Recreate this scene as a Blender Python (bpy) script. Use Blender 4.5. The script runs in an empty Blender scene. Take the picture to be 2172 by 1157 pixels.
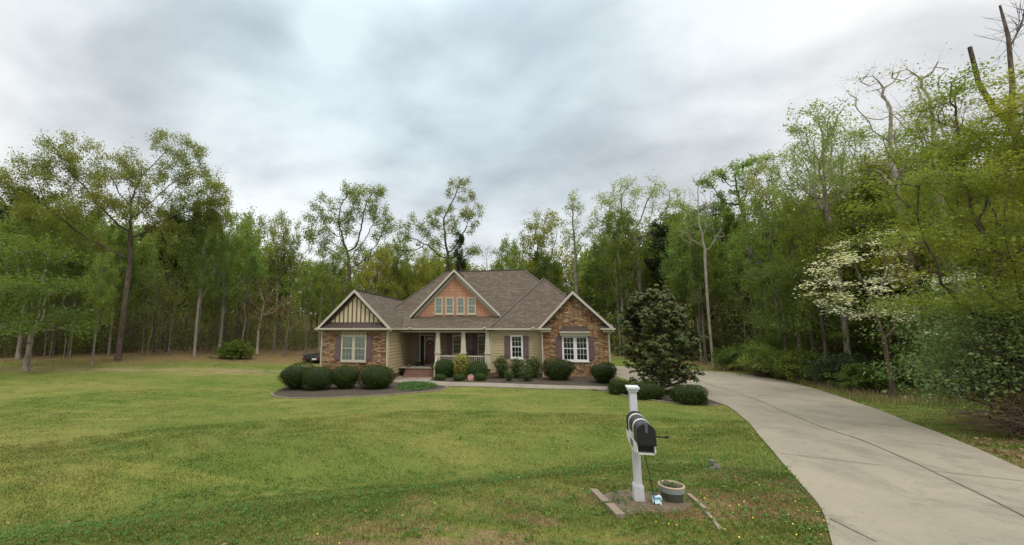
import bpy, math, random
import numpy as np
from mathutils import Vector

# ------------------------------------------------------------------ camera, sky, sun, exposure
C = bpy.context.scene.collection
SC = bpy.context.scene
H = 3.7                                     # eye height over the grade at the house
FPX, CX, CY, W, HT = 880.0, 960.0, 575.0, 2172.0, 1157.0
PITCH = math.atan(123/880.0)
YAW = math.atan((1128-CX)/math.hypot(FPX, 123))
cd = bpy.data.cameras.new('camera'); cam = bpy.data.objects.new('camera', cd); C.objects.link(cam)
cam.location = (0, 0, H); cam.rotation_euler = (math.pi/2+PITCH, 0, YAW)
cd.sensor_fit = 'HORIZONTAL'; cd.sensor_width = 36; cd.lens = FPX/W*36
cd.shift_x = (W/2-CX)/W; cd.shift_y = (CY-HT/2)/W
cd.clip_start = 0.1; cd.clip_end = 2000
SC.camera = cam
SUN_EL, SUN_AZ = math.radians(56), math.radians(150)      # high, behind the viewer's right shoulder, through cloud
SC.view_settings.view_transform = 'Standard'; SC.view_settings.look = 'None'
SC.view_settings.exposure = 0.0; SC.view_settings.gamma = 1.0; SC.view_settings.use_curve_mapping = False
SC.cycles.max_bounces = 6; SC.cycles.transparent_max_bounces = 8
SC.cycles.diffuse_bounces = 3; SC.cycles.glossy_bounces = 2; SC.cycles.transmission_bounces = 4
SC.cycles.caustics_reflective = False; SC.cycles.caustics_refractive = False

def ray(px, py):
    a = (px-CX)/FPX; b = -(py-CY)/FPX
    d0, d1, d2 = a, math.cos(PITCH)-b*math.sin(PITCH), math.sin(PITCH)+b*math.cos(PITCH)
    c, s = math.cos(YAW), math.sin(YAW)
    return np.array([c*d0-s*d1, s*d0+c*d1, d2])
def at_y(px, py, Y):
    d = ray(px, py); p = d*(Y/d[1]); return p + np.array([0, 0, H])

class NT:                                    # small node-tree helper
    def __init__(s, nt): s.nt = nt
    def n(s, t, ins=None, **kw):
        x = s.nt.nodes.new(t)
        for k, v in kw.items(): setattr(x, k, v)
        for k, v in (ins or {}).items(): s.put(x.inputs[k], v)
        return x
    def put(s, inp, v):
        if hasattr(v, 'links') or isinstance(v, bpy.types.NodeSocket): s.nt.links.new(v, inp)
        elif isinstance(v, (tuple, list)) and len(v) == 3 and inp.type == 'RGBA': inp.default_value = (*v, 1)
        else: inp.default_value = v
    def math(s, op, a, b=0.0, c=None, clamp=False):
        x = s.n('ShaderNodeMath', operation=op, use_clamp=clamp); s.put(x.inputs[0], a); s.put(x.inputs[1], b)
        if c is not None: s.put(x.inputs[2], c)
        return x.outputs[0]
    def mix(s, f, a, b, mode='MIX'):
        x = s.n('ShaderNodeMix', data_type='RGBA', blend_type=mode); s.put(x.inputs[0], f); s.put(x.inputs[6], a); s.put(x.inputs[7], b)
        return x.outputs[2]
    def noise(s, vec, scale, detail=4, rough=.55, dist=0.0):
        x = s.n('ShaderNodeTexNoise', {'Scale': scale, 'Detail': detail, 'Roughness': rough, 'Distortion': dist}); 
        if vec is not None: s.put(x.inputs['Vector'], vec)
        return x.outputs[0]
    def ramp(s, f, stops, interp='LINEAR'):
        x = s.n('ShaderNodeValToRGB'); s.put(x.inputs[0], f); e = x.color_ramp.elements; x.color_ramp.interpolation = interp
        while len(e) < len(stops): e.new(0.5)
        for i, (p, c) in enumerate(stops):
            e[i].position = p; e[i].color = (*c, 1) if len(c) == 3 else c
        return x.outputs[0]
    def step(s, f, a, b):
        x = s.n('ShaderNodeMapRange', clamp=True, interpolation_type='SMOOTHSTEP'); s.put(x.inputs[0], f); s.put(x.inputs[1], a); s.put(x.inputs[2], b)
        return x.outputs[0]
    def mapping(s, vec, scale=(1, 1, 1), rot=(0, 0, 0), loc=(0, 0, 0)):
        return s.n('ShaderNodeMapping', {'Vector': vec, 'Scale': scale, 'Rotation': rot, 'Location': loc}).outputs[0]

world = bpy.data.worlds.new('World'); SC.world = world; world.use_nodes = True
world.node_tree.nodes.clear(); w = NT(world.node_tree)
sky = w.n('ShaderNodeTexSky', sky_type='NISHITA', sun_disc=False, sun_elevation=SUN_EL, sun_rotation=SUN_AZ)
tc = w.n('ShaderNodeTexCoord'); D = tc.outputs['Generated']
sep = w.n('ShaderNodeSeparateXYZ', {0: D})
zz = w.math('MAXIMUM', sep.outputs[2], 0.0)
den = w.math('ADD', zz, 0.32)
plane = w.n('ShaderNodeCombineXYZ', {0: w.math('DIVIDE', sep.outputs[0], den), 1: w.math('DIVIDE', sep.outputs[1], den), 2: 0.0}).outputs[0]
big = w.noise(w.mapping(plane, (1, 1.2, 1), (0, 0, .5), (3.1, 1.7, 0)), 1.15, 3, .5, .3)
mid = w.noise(w.mapping(plane, (1, 1.25, 1), (0, 0, .6), (7.3, 2.2, 0)), 2.9, 5, .52, .22)
def lobe(px, py, k):                          # brighter or thinner parts of the overcast, by direction
    d = ray(px, py); d = d/np.linalg.norm(d)
    dot = w.n('ShaderNodeVectorMath', operation='DOT_PRODUCT', ins={0: D, 1: tuple(d)}).outputs['Value']
    return w.math('EXPONENT', w.math('MULTIPLY', w.math('SUBTRACT', dot, 1.0), k))
val = w.math('ADD', w.math('MULTIPLY', big, .48), w.math('MULTIPLY', mid, .52))
for px, py, k, a in ((690, 90, 420, .26), (720, 290, 40, .05), (1560, 60, 60, .12), (1150, 500, 60, .04), (560, 420, 60, .06), (560, 345, 250, -.10), (1250, 390, 60, -.06), (1500, 300, 20, -.09), (1750, 330, 60, -.05), (1330, 60, 60, .05), (60, 60, 20, -.06), (450, 130, 40, -.03), (1230, 130, 30, .00)):
    val = w.math('ADD', val, w.math('MULTIPLY', lobe(px, py, k), a))
cloud = w.ramp(val, [(.26, (.55, .56, .585)), (.38, (.69, .70, .722)), (.475, (.855, .86, .872)), (.59, (1.05, 1.04, 1.03))])
thin = w.math('ADD', w.math('MULTIPLY', lobe(1080, 110, 10), .95), w.math('MULTIPLY', lobe(520, 60, 14), .65), clamp=True)
skyc = w.n('ShaderNodeVectorMath', operation='SCALE', ins={0: sky.outputs[0], 'Scale': 0.12}).outputs[0]
bluish = w.mix(.85, cloud, w.mix(1.0, cloud, (.80, .97, 1.04), 'MULTIPLY'))
veil = w.mix(.12, bluish, skyc)
col = w.mix(thin, cloud, veil)
zen = w.math('ADD', 1.0, w.math('MULTIPLY', w.step(sep.outputs[2], .60, .92), 1.9))   # an overcast is brightest overhead
bg = w.n('ShaderNodeBackground', {'Color': col, 'Strength': zen})
w.nt.links.new(bg.outputs[0], w.n('ShaderNodeOutputWorld').inputs[0])

sd = bpy.data.lights.new('sun', 'SUN'); sun = bpy.data.objects.new('sun', sd); C.objects.link(sun)
sd.energy = 1.35; sd.angle = math.radians(14); sd.color = (1, .96, .9)
sun.rotation_euler = (math.pi/2-SUN_EL, 0, math.pi-SUN_AZ)
sun.location = (0, 0, 60)

# ------------------------------------------------------------------ mesh helpers
class MB:
    def __init__(s): s.v = []; s.f = []; s.uv = []; s.sm = []
    def poly(s, pts, uv=None, smooth=False, flip=False):
        pts = [np.asarray(p, float) for p in pts]
        if flip: pts = pts[::-1]
        i = len(s.v); s.v += pts; s.f.append(list(range(i, i+len(pts)))); s.sm.append(smooth)
        if uv is None:
            n = np.zeros(3)
            for a, b in zip(pts, pts[1:]+pts[:1]): n += np.cross(a, b)
            L = np.linalg.norm(n); n = n/L if L > 1e-12 else np.array([0, 0, 1.])
            if abs(n[2]) > .999: u, v = np.array([1., 0, 0]), np.array([0, 1., 0])
            else:
                u = np.cross([0, 0, 1.], n); u /= np.linalg.norm(u); v = np.cross(n, u)
            uv = [(p@u, p@v) for p in pts]
        s.uv += list(uv); return s
    def box(s, x0, x1, y0, y1, z0, z1):
        a = lambda *k: np.array(k, float)
        s.poly([a(x0,y0,z0),a(x1,y0,z0),a(x1,y0,z1),a(x0,y0,z1)]); s.poly([a(x1,y1,z0),a(x0,y1,z0),a(x0,y1,z1),a(x1,y1,z1)])
        s.poly([a(x0,y1,z0),a(x0,y0,z0),a(x0,y0,z1),a(x0,y1,z1)]); s.poly([a(x1,y0,z0),a(x1,y1,z0),a(x1,y1,z1),a(x1,y0,z1)])
        s.poly([a(x0,y0,z1),a(x1,y0,z1),a(x1,y1,z1),a(x0,y1,z1)]); s.poly([a(x0,y1,z0),a(x1,y1,z0),a(x1,y0,z0),a(x0,y0,z0)])
        return s
    def extrude(s, pts, d):                   # closed polygon swept along vector d
        pts = [np.asarray(p, float) for p in pts]; d = np.asarray(d, float); q = [p+d for p in pts]
        n = np.zeros(3)
        for a, b in zip(pts, pts[1:]+pts[:1]): n += np.cross(a, b)
        if n@d > 0: pts, q = pts[::-1], q[::-1]
        s.poly(pts); s.poly(q[::-1])
        for i in range(len(pts)):
            j = (i+1) % len(pts); s.poly([pts[j], pts[i], q[i], q[j]])
        return s
    def bar(s, p, q, w, h, up=(0, 0, 1)):     # rectangular bar between two points
        p, q, up = (np.asarray(t, float) for t in (p, q, up)); d = q-p; r = np.cross(d, up); r /= np.linalg.norm(r); u = np.cross(r, d); u /= np.linalg.norm(u)
        return s.extrude([p-r*w/2-u*h/2, p+r*w/2-u*h/2, p+r*w/2+u*h/2, p-r*w/2+u*h/2], d)
    def tube(s, path, rad, n=6, cap=True):
        P = np.asarray(path, float); k = len(P); R = np.broadcast_to(np.asarray(rad, float), (k,))
        T = np.gradient(P, axis=0); T /= np.maximum(np.linalg.norm(T, axis=1), 1e-9)[:, None]
        ref = np.array([0, 0, 1.]) if abs(T[0][2]) < .9 else np.array([1., 0, 0])
        rings = []
        for i in range(k):
            a = np.cross(T[i], ref); a /= max(np.linalg.norm(a), 1e-9); b = np.cross(T[i], a); ref = -np.cross(T[i], a) if False else ref
            th = np.arange(n)*2*math.pi/n
            rings.append(P[i]+R[i]*(np.cos(th)[:, None]*a+np.sin(th)[:, None]*b))
        for i in range(k-1):
            for j in range(n):
                m = (j+1) % n; s.poly([rings[i][m], rings[i][j], rings[i+1][j], rings[i+1][m]], uv=[(m/n, i), (j/n, i), (j/n, i+1), (m/n, i+1)], smooth=True)
        if cap: s.poly(list(rings[0])); s.poly(list(rings[-1][::-1]))
        return s
    def lathe(s, c, prof, n=32):              # prof: (r, z) going outward surface
        c = np.asarray(c, float)
        for (r0, z0), (r1, z1) in zip(prof, prof[1:]):
            for j in range(n):
                a, b = 2*math.pi*j/n, 2*math.pi*(j+1)/n
                q = [c+(r*math.cos(t), r*math.sin(t), z) for r, z, t in ((r0, z0, a), (r0, z0, b), (r1, z1, b), (r1, z1, a))]
                if r0 < 1e-6: q = q[1:]
                elif r1 < 1e-6: q = q[:3]
                s.poly(q, smooth=True)
        return s
    def build(s, name, mat, parent=None):
        off = np.array(parent['base']) if parent is not None and 'base' in parent else np.zeros(3)
        V = np.array(s.v)-off
        me = bpy.data.meshes.new(name); me.from_pydata([tuple(p) for p in V], [], s.f)
        l = me.uv_layers.new(name='UVMap'); l.data.foreach_set('uv', np.array(s.uv, float).ravel())
        me.polygons.foreach_set('use_smooth', s.sm); me.materials.append(mat); me.update()
        o = bpy.data.objects.new(name, me); C.objects.link(o)
        if parent is not None: o.parent = parent; o['base'] = [float(t) for t in off]
        return o
def np_obj(name, V, F, mat, parent=None, smooth=False, mats=None, midx=None):
    V = np.asarray(V, np.float32); F = np.asarray(F, np.int32); me = bpy.data.meshes.new(name); k = F.shape[1]
    me.vertices.add(len(V)); me.vertices.foreach_set('co', V.ravel()); me.loops.add(F.size); me.loops.foreach_set('vertex_index', F.ravel())
    me.polygons.add(len(F)); me.polygons.foreach_set('loop_start', np.arange(len(F), dtype=np.int32)*k); me.polygons.foreach_set('loop_total', np.full(len(F), k, np.int32))
    if smooth: me.polygons.foreach_set('use_smooth', np.ones(len(F), bool))
    for m in (mats or [mat]): me.materials.append(m)
    if midx is not None: me.polygons.foreach_set('material_index', np.asarray(midx, np.int32))
    me.update(calc_edges=True)
    o = bpy.data.objects.new(name, me); C.objects.link(o)
    if parent is not None: o.parent = parent
    return o
def tag(o, label=None, cat=None, group=None, kind=None):
    for k, v in (('label', label), ('category', cat), ('group', group), ('kind', kind)):
        if v: o[k] = v
    return o
def thing(name, base, label, cat, group=None, rotz=0, scale=None):
    o = bpy.data.objects.new(name, None); C.objects.link(o); o.location = base; o['base'] = [float(t) for t in base] if rotz == 0 and scale is None else [0., 0, 0]
    o.empty_display_size = .2; o.rotation_euler = (0, 0, rotz)
    if scale is not None: o.scale = scale
    return tag(o, label, cat, group)

# ------------------------------------------------------------------ materials
def new_mat(name):
    m = bpy.data.materials.new(name); m.use_nodes = True; m.node_tree.nodes.clear(); return m, NT(m.node_tree)
def finish(t, bsdf, disp=None):
    o = t.n('ShaderNodeOutputMaterial'); t.nt.links.new(bsdf, o.inputs[0])
def principled(t, col, rough=.6, bump=None, bs=.3, bd=.02, metal=0.0, spec=.5):
    ins = {'Base Color': col, 'Roughness': rough, 'Metallic': metal, 'Specular IOR Level': spec}
    if bump is not None: ins['Normal'] = t.n('ShaderNodeBump', {'Height': bump, 'Strength': bs, 'Distance': bd}).outputs[0]
    return t.n('ShaderNodeBsdfPrincipled', ins).outputs[0]
def flat(name, col, rough=.6, var=.12, scale=3.0, metal=0.0, grime=.12, spec=.5):
    m, t = new_mat(name); p = t.n('ShaderNodeNewGeometry').outputs['Position']
    n1 = t.noise(p, scale, 5, .6); n2 = t.noise(p, scale*9, 4, .6)
    c = t.mix(t.math('MULTIPLY', n1, var*2), col, tuple(k*.72 for k in col)); c = t.mix(t.math('MULTIPLY', t.step(n2, .52, .75), grime), c, (.12, .10, .07))
    finish(t, principled(t, c, rough, n2, .15, .004, metal, spec)); return m
def uvvec(t): return t.n('ShaderNodeTexCoord').outputs['UV']

def shingle_mat():
    m, t = new_mat('roof_shingles'); uv = uvvec(t)
    b = t.n('ShaderNodeTexBrick', {'Vector': uv, 'Color1': (0, 0, 0), 'Color2': (1, 1, 1), 'Mortar': (.5, .5, .5), 'Scale': 1, 'Mortar Size': .014, 'Brick Width': .40, 'Row Height': .21}, offset=.37)
    p = t.n('ShaderNodeNewGeometry').outputs['Position']
    big = t.noise(p, .55, 4, .6); streak = t.noise(t.mapping(uv, (2.2, .25, 1)), 1.0, 4, .6)
    c = t.ramp(b.outputs['Color'], [(0, (.086, .067, .047)), (.45, (.106, .083, .059)), (.75, (.119, .094, .067)), (1, (.140, .111, .080))])
    c = t.mix(t.math('MULTIPLY', t.step(big, .35, .7), .2), c, (.088, .072, .056)); c = t.mix(t.math('MULTIPLY', t.step(streak, .5, .8), .18), c, (.075, .066, .058))
    c = t.mix(t.math('MULTIPLY', b.outputs['Fac'], .85), c, (.030, .024, .018))  # dark lines paint in the shadow at the shingle courses and gaps
    g = t.noise(uv, 60, 3, .7)
    c = t.mix(.25, c, t.mix(1.0, c, t.ramp(g, [(.3, (.5, .5, .5)), (.7, (1.5, 1.5, 1.5))]), 'MULTIPLY'))
    sep = t.n('ShaderNodeSeparateXYZ', {0: uv}); saw = t.math('FRACT', t.math('DIVIDE', sep.outputs[1], .21))
    finish(t, principled(t, c, .9, t.math('ADD', t.math('SUBTRACT', 1.0, saw), t.math('MULTIPLY', b.outputs['Color'], .3)), .55, .012, spec=.25)); return m
def stone_mat():
    m, t = new_mat('ledge_stone'); uv = uvvec(t)
    wob = t.n('ShaderNodeTexNoise', {'Vector': uv, 'Scale': 2.3, 'Detail': 3}).outputs[1]
    d = t.n('ShaderNodeVectorMath', operation='MULTIPLY_ADD', ins={0: wob, 1: (.16, .09, 0), 2: uv}).outputs[0]
    v = t.mapping(d, (3.0, 8.6, 1))
    vo = t.n('ShaderNodeTexVoronoi', {'Vector': v, 'Scale': 1.0, 'Randomness': .92}, voronoi_dimensions='2D', distance='CHEBYCHEV')
    ve = t.n('ShaderNodeTexVoronoi', {'Vector': v, 'Scale': 1.0, 'Randomness': .92}, voronoi_dimensions='2D', feature='DISTANCE_TO_EDGE')
    r = t.n('ShaderNodeSeparateColor', {0: vo.outputs['Color']})
    c = t.ramp(r.outputs[0], [(0, (.13, .065, .032)), (.2, (.24, .125, .055)), (.42, (.31, .19, .09)), (.62, (.36, .22, .105)), (.8, (.40, .30, .18)), (.93, (.21, .14, .09)), (1, (.48, .40, .29))])
    big = t.noise(uv, .9, 3, .6); c = t.mix(t.math('MULTIPLY', t.step(big, .45, .7), .35), c, (.23, .115, .05))
    fine = t.noise(uv, 26, 5, .7); c = t.mix(.5, c, t.mix(1.0, c, t.ramp(fine, [(.3, (.55, .55, .55)), (.7, (1.4, 1.4, 1.4))]), 'MULTIPLY'))
    e = t.step(ve.outputs['Distance'], .0, .09); c = t.mix(e, (.055, .038, .024), c)
    h = t.math('ADD', t.math('MULTIPLY', e, .8), t.math('MULTIPLY', r.outputs[1], .6))
    finish(t, principled(t, c, .85, t.math('ADD', h, t.math('MULTIPLY', fine, .25)), .9, .035, spec=.3)); return m
def brick_mat():
    m, t = new_mat('red_brick'); uv = uvvec(t)
    b = t.n('ShaderNodeTexBrick', {'Vector': uv, 'Color1': (0, 0, 0), 'Color2': (1, 1, 1), 'Mortar': (.5, .5, .5), 'Scale': 1, 'Mortar Size': .008, 'Brick Width': .215, 'Row Height': .075})
    c = t.ramp(b.outputs['Color'], [(0, (.13, .05, .032)), (.5, (.20, .085, .052)), (1, (.27, .13, .085))])
    c = t.mix(b.outputs['Fac'], c, (.22, .18, .15)); n = t.noise(uv, 7, 5, .6); c = t.mix(t.math('MULTIPLY', t.step(n, .45, .75), .5), c, (.09, .045, .03))
    finish(t, principled(t, c, .85, t.math('SUBTRACT', 1.0, b.outputs['Fac']), .5, .008)); return m
def shake_mat():
    m, t = new_mat('salmon_shakes'); uv = uvvec(t)
    b = t.n('ShaderNodeTexBrick', {'Vector': uv, 'Color1': (0, 0, 0), 'Color2': (1, 1, 1), 'Mortar': (.5, .5, .5), 'Scale': 1, 'Mortar Size': .010, 'Brick Width': .31, 'Row Height': .27}, offset=.43, squash=.7, squash_frequency=3)
    sep = t.n('ShaderNodeSeparateXYZ', {0: uv}); saw = t.math('FRACT', t.math('DIVIDE', sep.outputs[1], .27))
    c = t.ramp(b.outputs['Color'], [(0, (.40, .20, .115)), (1, (.475, .25, .152))]); c = t.mix(t.math('MULTIPLY', b.outputs['Fac'], .7), c, (.13, .05, .025))
    n = t.noise(t.mapping(uv, (14, 1.5, 1)), 1, 4, .6); c = t.mix(t.math('MULTIPLY', n, .35), c, (.34, .165, .10))
    finish(t, principled(t, c, .8, t.math('ADD', t.math('SUBTRACT', 1.0, saw), t.math('MULTIPLY', b.outputs['Color'], .4)), .7, .02)); return m
def concrete_mat(name, base, stain, warm):
    m, t = new_mat(name); p = t.n('ShaderNodeNewGeometry').outputs['Position']
    n1 = t.noise(p, .35, 5, .6, .3); n2 = t.noise(t.mapping(p, (1, .28, 1), (0, 0, -.45)), 1.1, 6, .65); n3 = t.noise(p, 14, 6, .75); n4 = t.noise(p, 90, 3, .7)
    c = t.mix(t.step(n1, .35, .7), base, warm); c = t.mix(t.math('MULTIPLY', t.step(n2, .46, .72), .55), c, stain)
    c = t.mix(t.math('MULTIPLY', t.step(n3, .48, .75), .5), c, stain); n5 = t.noise(p, 2.6, 6, .7, .5); c = t.mix(t.math('MULTIPLY', t.step(n5, .5, .7), .4), c, warm); n6 = t.noise(p, 1.3, 7, .72, .8); c = t.mix(t.math('MULTIPLY', t.step(n6, .53, .66), .45), c, stain); c = t.mix(.3, c, t.mix(1.0, c, t.ramp(n4, [(.3, (.6, .6, .6)), (.7, (1.3, 1.3, 1.3))]), 'MULTIPLY'))
    finish(t, principled(t, c, .88, t.math('ADD', n3, t.math('MULTIPLY', n4, .4)), .25, .006, spec=.3)); return m
def glass_mat():
    m, t = new_mat('window_glass'); fr = t.n('ShaderNodeFresnel', {'IOR': 1.52}).outputs[0]
    nz = t.noise(t.n('ShaderNodeNewGeometry').outputs['Position'], 1.7, 2, .5)
    bump = t.n('ShaderNodeBump', {'Height': nz, 'Strength': .12, 'Distance': .02}).outputs[0]
    g = t.n('ShaderNodeBsdfGlossy', {'Roughness': .02, 'Color': (.9, .95, .95), 'Normal': bump}).outputs[0]; tr = t.n('ShaderNodeBsdfTransparent', {'Color': (.88, .94, .91)}).outputs[0]
    x = t.n('ShaderNodeMixShader', {0: t.math('MULTIPLY', fr, 1.5), 1: tr, 2: g}).outputs[0]; finish(t, x); return m
def leaf_mat(name, cols, rough=.6, trans=.35, vscale=.25, spec=.25):
    m, t = new_mat(name); g = t.n('ShaderNodeNewGeometry'); rnd = g.outputs['Random Per Island']
    oi = t.n('ShaderNodeObjectInfo').outputs['Random']
    c = t.ramp(rnd, [(i/(len(cols)-1), k) for i, k in enumerate(cols)])
    n = t.noise(g.outputs['Position'], vscale, 3, .6)
    c = t.mix(1.0, c, t.ramp(n, [(.3, (.78, .86, .9)), (.7, (1.2, 1.1, .9))]), 'MULTIPLY')
    c = t.mix(1.0, c, t.ramp(oi, [(0, (.86, .95, .95)), (.5, (1, 1, 1)), (1, (1.12, 1.02, .88))]), 'MULTIPLY')
    d = principled(t, c, rough, spec=spec)
    if trans > 0:
        tl = t.n('ShaderNodeBsdfTranslucent', {'Color': t.mix(1.0, c, (1.25, 1.3, .7), 'MULTIPLY')}).outputs[0]
        d = t.n('ShaderNodeMixShader', {0: trans, 1: d, 2: tl}).outputs[0]
    finish(t, d); return m
def bark_mat(name, a, b):
    m, t = new_mat(name); p = t.n('ShaderNodeTexCoord').outputs['Object']
    n = t.noise(t.mapping(p, (5, 5, .9)), 1.6, 5, .65); n2 = t.noise(p, .6, 3, .6)
    c = t.mix(t.step(n, .35, .65), a, b); c = t.mix(t.math('MULTIPLY', t.step(n2, .45, .7), .4), c, tuple(k*.6 for k in a))
    finish(t, principled(t, c, .95, n, .6, .03, spec=.15)); return m

SH, STONE, BRICK, SHAKE, GLASS = shingle_mat(), stone_mat(), brick_mat(), shake_mat(), glass_mat()
CREAM = flat('cream_trim', (.49, .45, .33), .55, .08, 1.2, grime=.10)
RAKE = flat('pale_rake_trim', (.47, .44, .37), .55, .08, 1.2, grime=.10)
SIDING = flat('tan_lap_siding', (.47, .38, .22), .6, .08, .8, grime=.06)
PORCHW = flat('shade_darkened_porch_boards', (.235, .175, .105), .6, .08, .8, grime=.06)  # siding colour taken down to a darker brown to stand in for porch shade
PALE = flat('pale_yellow_board', (.56, .49, .31), .6, .08, 1.0, grime=.06)
BATTEN = flat('brown_batten', (.12, .068, .038), .6)
SHUT = flat('plum_brown_shutter', (.135, .082, .085), .55, .1, 2)
METAL = flat('brown_standing_seam_metal', (.062, .042, .036), .6, .1, 2, spec=.3)
WHITE = flat('white_vinyl', (.74, .74, .70), .4, .05, 1.5, grime=.08)
POSTW = flat('weathered_white_vinyl', (.58, .59, .61), .45, .12, 4, grime=.28)
CURT = flat('pale_curtain', (.66, .76, .70), .9, .2, 2.0, grime=0)
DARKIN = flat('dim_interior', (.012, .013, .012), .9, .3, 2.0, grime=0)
DOORM = flat('red_brown_door', (.105, .030, .018), .4, .2, 3)
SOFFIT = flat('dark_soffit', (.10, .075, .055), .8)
BLACK = flat('black_metal', (.012, .012, .014), .42, .2, 5, grime=.05)
BLACKR = flat('black_rubber', (.010, .010, .010), .8, .2, 5)
RIDGE = flat('ridge_cap_shingle', (.105, .088, .074), .92, .2, 4)
CONC = concrete_mat('driveway_concrete', (.245, .217, .160), (.130, .119, .092), (.29, .254, .184))
WALK = concrete_mat('walk_concrete', (.235, .205, .155), (.14, .125, .10), (.26, .228, .17))
JOINT = flat('dirt_filled_joint', (.14, .125, .094), .95, .5, 6)
ASPH = flat('asphalt', (.055, .055, .055), .9, .3, 5)
SLAB = flat('porch_slab', (.30, .26, .21), .85, .2, 2)
EDGE = flat('edging_block', (.25, .20, .14), .9, .3, 6, grime=.3)
POTM = flat('green_glazed_ceramic', (.085, .095, .075), .4, .3, 6, grime=.3)
POTB = flat('pale_grey_green_band', (.26, .31, .28), .35, .2, 8, grime=.2)
POTR = flat('buff_clay_rim', (.44, .34, .24), .7, .2, 8, grime=.2)
SOIL = flat('dark_soil', (.07, .045, .03), .95, .4, 12)
PINK = flat('faded_red_sign', (.62, .20, .19), .5, .15, 8, grime=.05)
SIGNW = flat('sign_white', (.75, .66, .62), .5, .05, 8, grime=0)
TIRE = BLACKR
REDW = flat('red_wreath', (.22, .02, .02), .8, .3, 20)
TEAL = flat('blue_green_metal', (.10, .16, .16), .5, .3, 8)
FACE = flat('pale_blue_fabric', (.50, .68, .76), .7, .3, 14, grime=.15)

# ------------------------------------------------------------------ terrain
NX, NY = -.475, .88                          # the road runs along (.88, .475); n is the distance from it
_t = np.arange(-60, 260, .1)
_b = np.interp(_t, [-60, 3, 5.6, 7.1, 9, 12, 20, 24, 28, 33, 45, 60, 100, 260], np.array([-2.45, -2.45, -2.58, -2.70, -2.98, -3.22, -3.52, -3.63, -3.70, -3.70, -3.62, -3.35, -3.0, -2.0])+H)
_k = np.hanning(13); _k /= _k.sum(); _b = np.convolve(np.pad(_b, 6, 'edge'), _k, 'valid')
def sst(x, a, b):
    u = np.clip((x-a)/(b-a), 0, 1); return u*u*(3-2*u)
def gz(x, y):
    x = np.asarray(x, float); y = np.asarray(y, float); n = NX*x+NY*y
    z = np.interp(n, _t, _b)
    xe = np.interp(y, [-10, 3, 6, 9, 11.6, 16.3, 22, 60], [-3, 1.6, 3.4, 4.6, 5.55, 7.2, 8.5, 9])
    z = z-.44*np.exp(-((n-10.1)/1.8)**2)*sst(xe-x, .3, 3.4)
    z = z+6.5*sst(np.hypot(x, y), 72, 135)
    z = z+.02*(np.clip(x, -16, 6)+12)*sst(n, 18, 26)+.9*sst(-x, 17, 42)*sst(n, 12, 40)
    z = z+.035*np.sin(x*.55+y*.23)*np.sin(y*.41-x*.13)*sst(np.hypot(x+4, y-34), 9, 16)*sst(-x+xe, -2, 3)
    return z
def gpx(px, py):                             # where the line of sight of a photo pixel meets the ground
    d = ray(px, py); t = np.linspace(3, 160, 4000); P = d[None]*t[:, None]; g = gz(P[:, 0], P[:, 1])
    i = np.argmax(P[:, 2]+H < g)
    a = P[max(i-1, 0)]; b = P[i]; fa = a[2]+H-gz(a[0], a[1]); fb = b[2]+H-g[i]; u = fa/(fa-fb) if fa != fb else 0
    p = a+(b-a)*u; return np.array([p[0], p[1], float(gz(p[0], p[1]))])
def axis(lo, hi, segs):
    out = [lo]
    while out[-1] < hi:
        for a, b, st in segs:
            if a <= out[-1] < b: out.append(out[-1]+st); break
        else: out.append(out[-1]+6)
    return np.array(out)
gx = axis(-170, 170, [(-170, -70, 8), (-70, -26, 1.5), (-26, 26, .4), (26, 60, 1.5), (60, 171, 8)])
gy = axis(-60, 230, [(-60, -6, 4), (-6, 46, .4), (46, 80, 1.5), (80, 231, 8)])
X, Y = np.meshgrid(gx, gy); Z = gz(X, Y)
nx_, ny_ = len(gx), len(gy); I = np.arange(nx_*ny_).reshape(ny_, nx_)
GF = np.stack([I[:-1, :-1].ravel(), I[:-1, 1:].ravel(), I[1:, 1:].ravel(), I[1:, :-1].ravel()], 1)

def lawn_colour(t):                          # mown grass: fresh green, yellow-green, straw and bare patches
    p = t.n('ShaderNodeNewGeometry').outputs['Position']
    a = t.noise(p, .16, 5, .6, .4); b = t.noise(p, .75, 5, .65, .3); c_ = t.noise(p, 4.2, 5, .7)
    st = t.noise(t.mapping(p, (.10, .95, 1), (0, 0, -.5)), 1.0, 4, .6, .2)
    c = t.mix(t.step(a, .34, .66), (.102, .146, .026), (.180, .184, .047))
    c = t.mix(t.math('MULTIPLY', t.step(b, .42, .7), .6), c, (.070, .117, .019)); c = t.mix(t.math('MULTIPLY', t.step(st, .5, .72), .55), c, (.235, .225, .055))
    c = t.mix(t.math('MULTIPLY', t.step(c_, .50, .78), .5), c, (.28, .22, .09))
    d = t.noise(p, .42, 6, .65, .5); c = t.mix(t.math('MULTIPLY', t.step(d, .60, .74), .6), c, (.25, .19, .085))
    s = t.n('ShaderNodeSeparateXYZ', {0: p}); n = t.math('ADD', t.math('MULTIPLY', s.outputs[0], NX), t.math('MULTIPLY', s.outputs[1], NY))
    edge = t.math('MULTIPLY', t.step(n, 6.9, 5.4), t.step(t.noise(t.mapping(p, (.45, 1.3, 1), (0, 0, -.5)), 1.0, 6, .7, .4), .44, .56))       # dry verge beside the road
    band = t.math('MULTIPLY', t.math('MULTIPLY', t.step(t.math('ABSOLUTE', t.math('SUBTRACT', n, 39.5)), 3.2, .3), t.step(s.outputs[0], -14, -22)), t.step(t.noise(p, .5, 5, .65), .32, .6)); c = t.mix(t.math('MULTIPLY', band, .8), c, (.27, .205, .115))
    c = t.mix(t.math('MULTIPLY', edge, .85), c, (.25, .175, .09))
    return p, s, c, n
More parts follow.
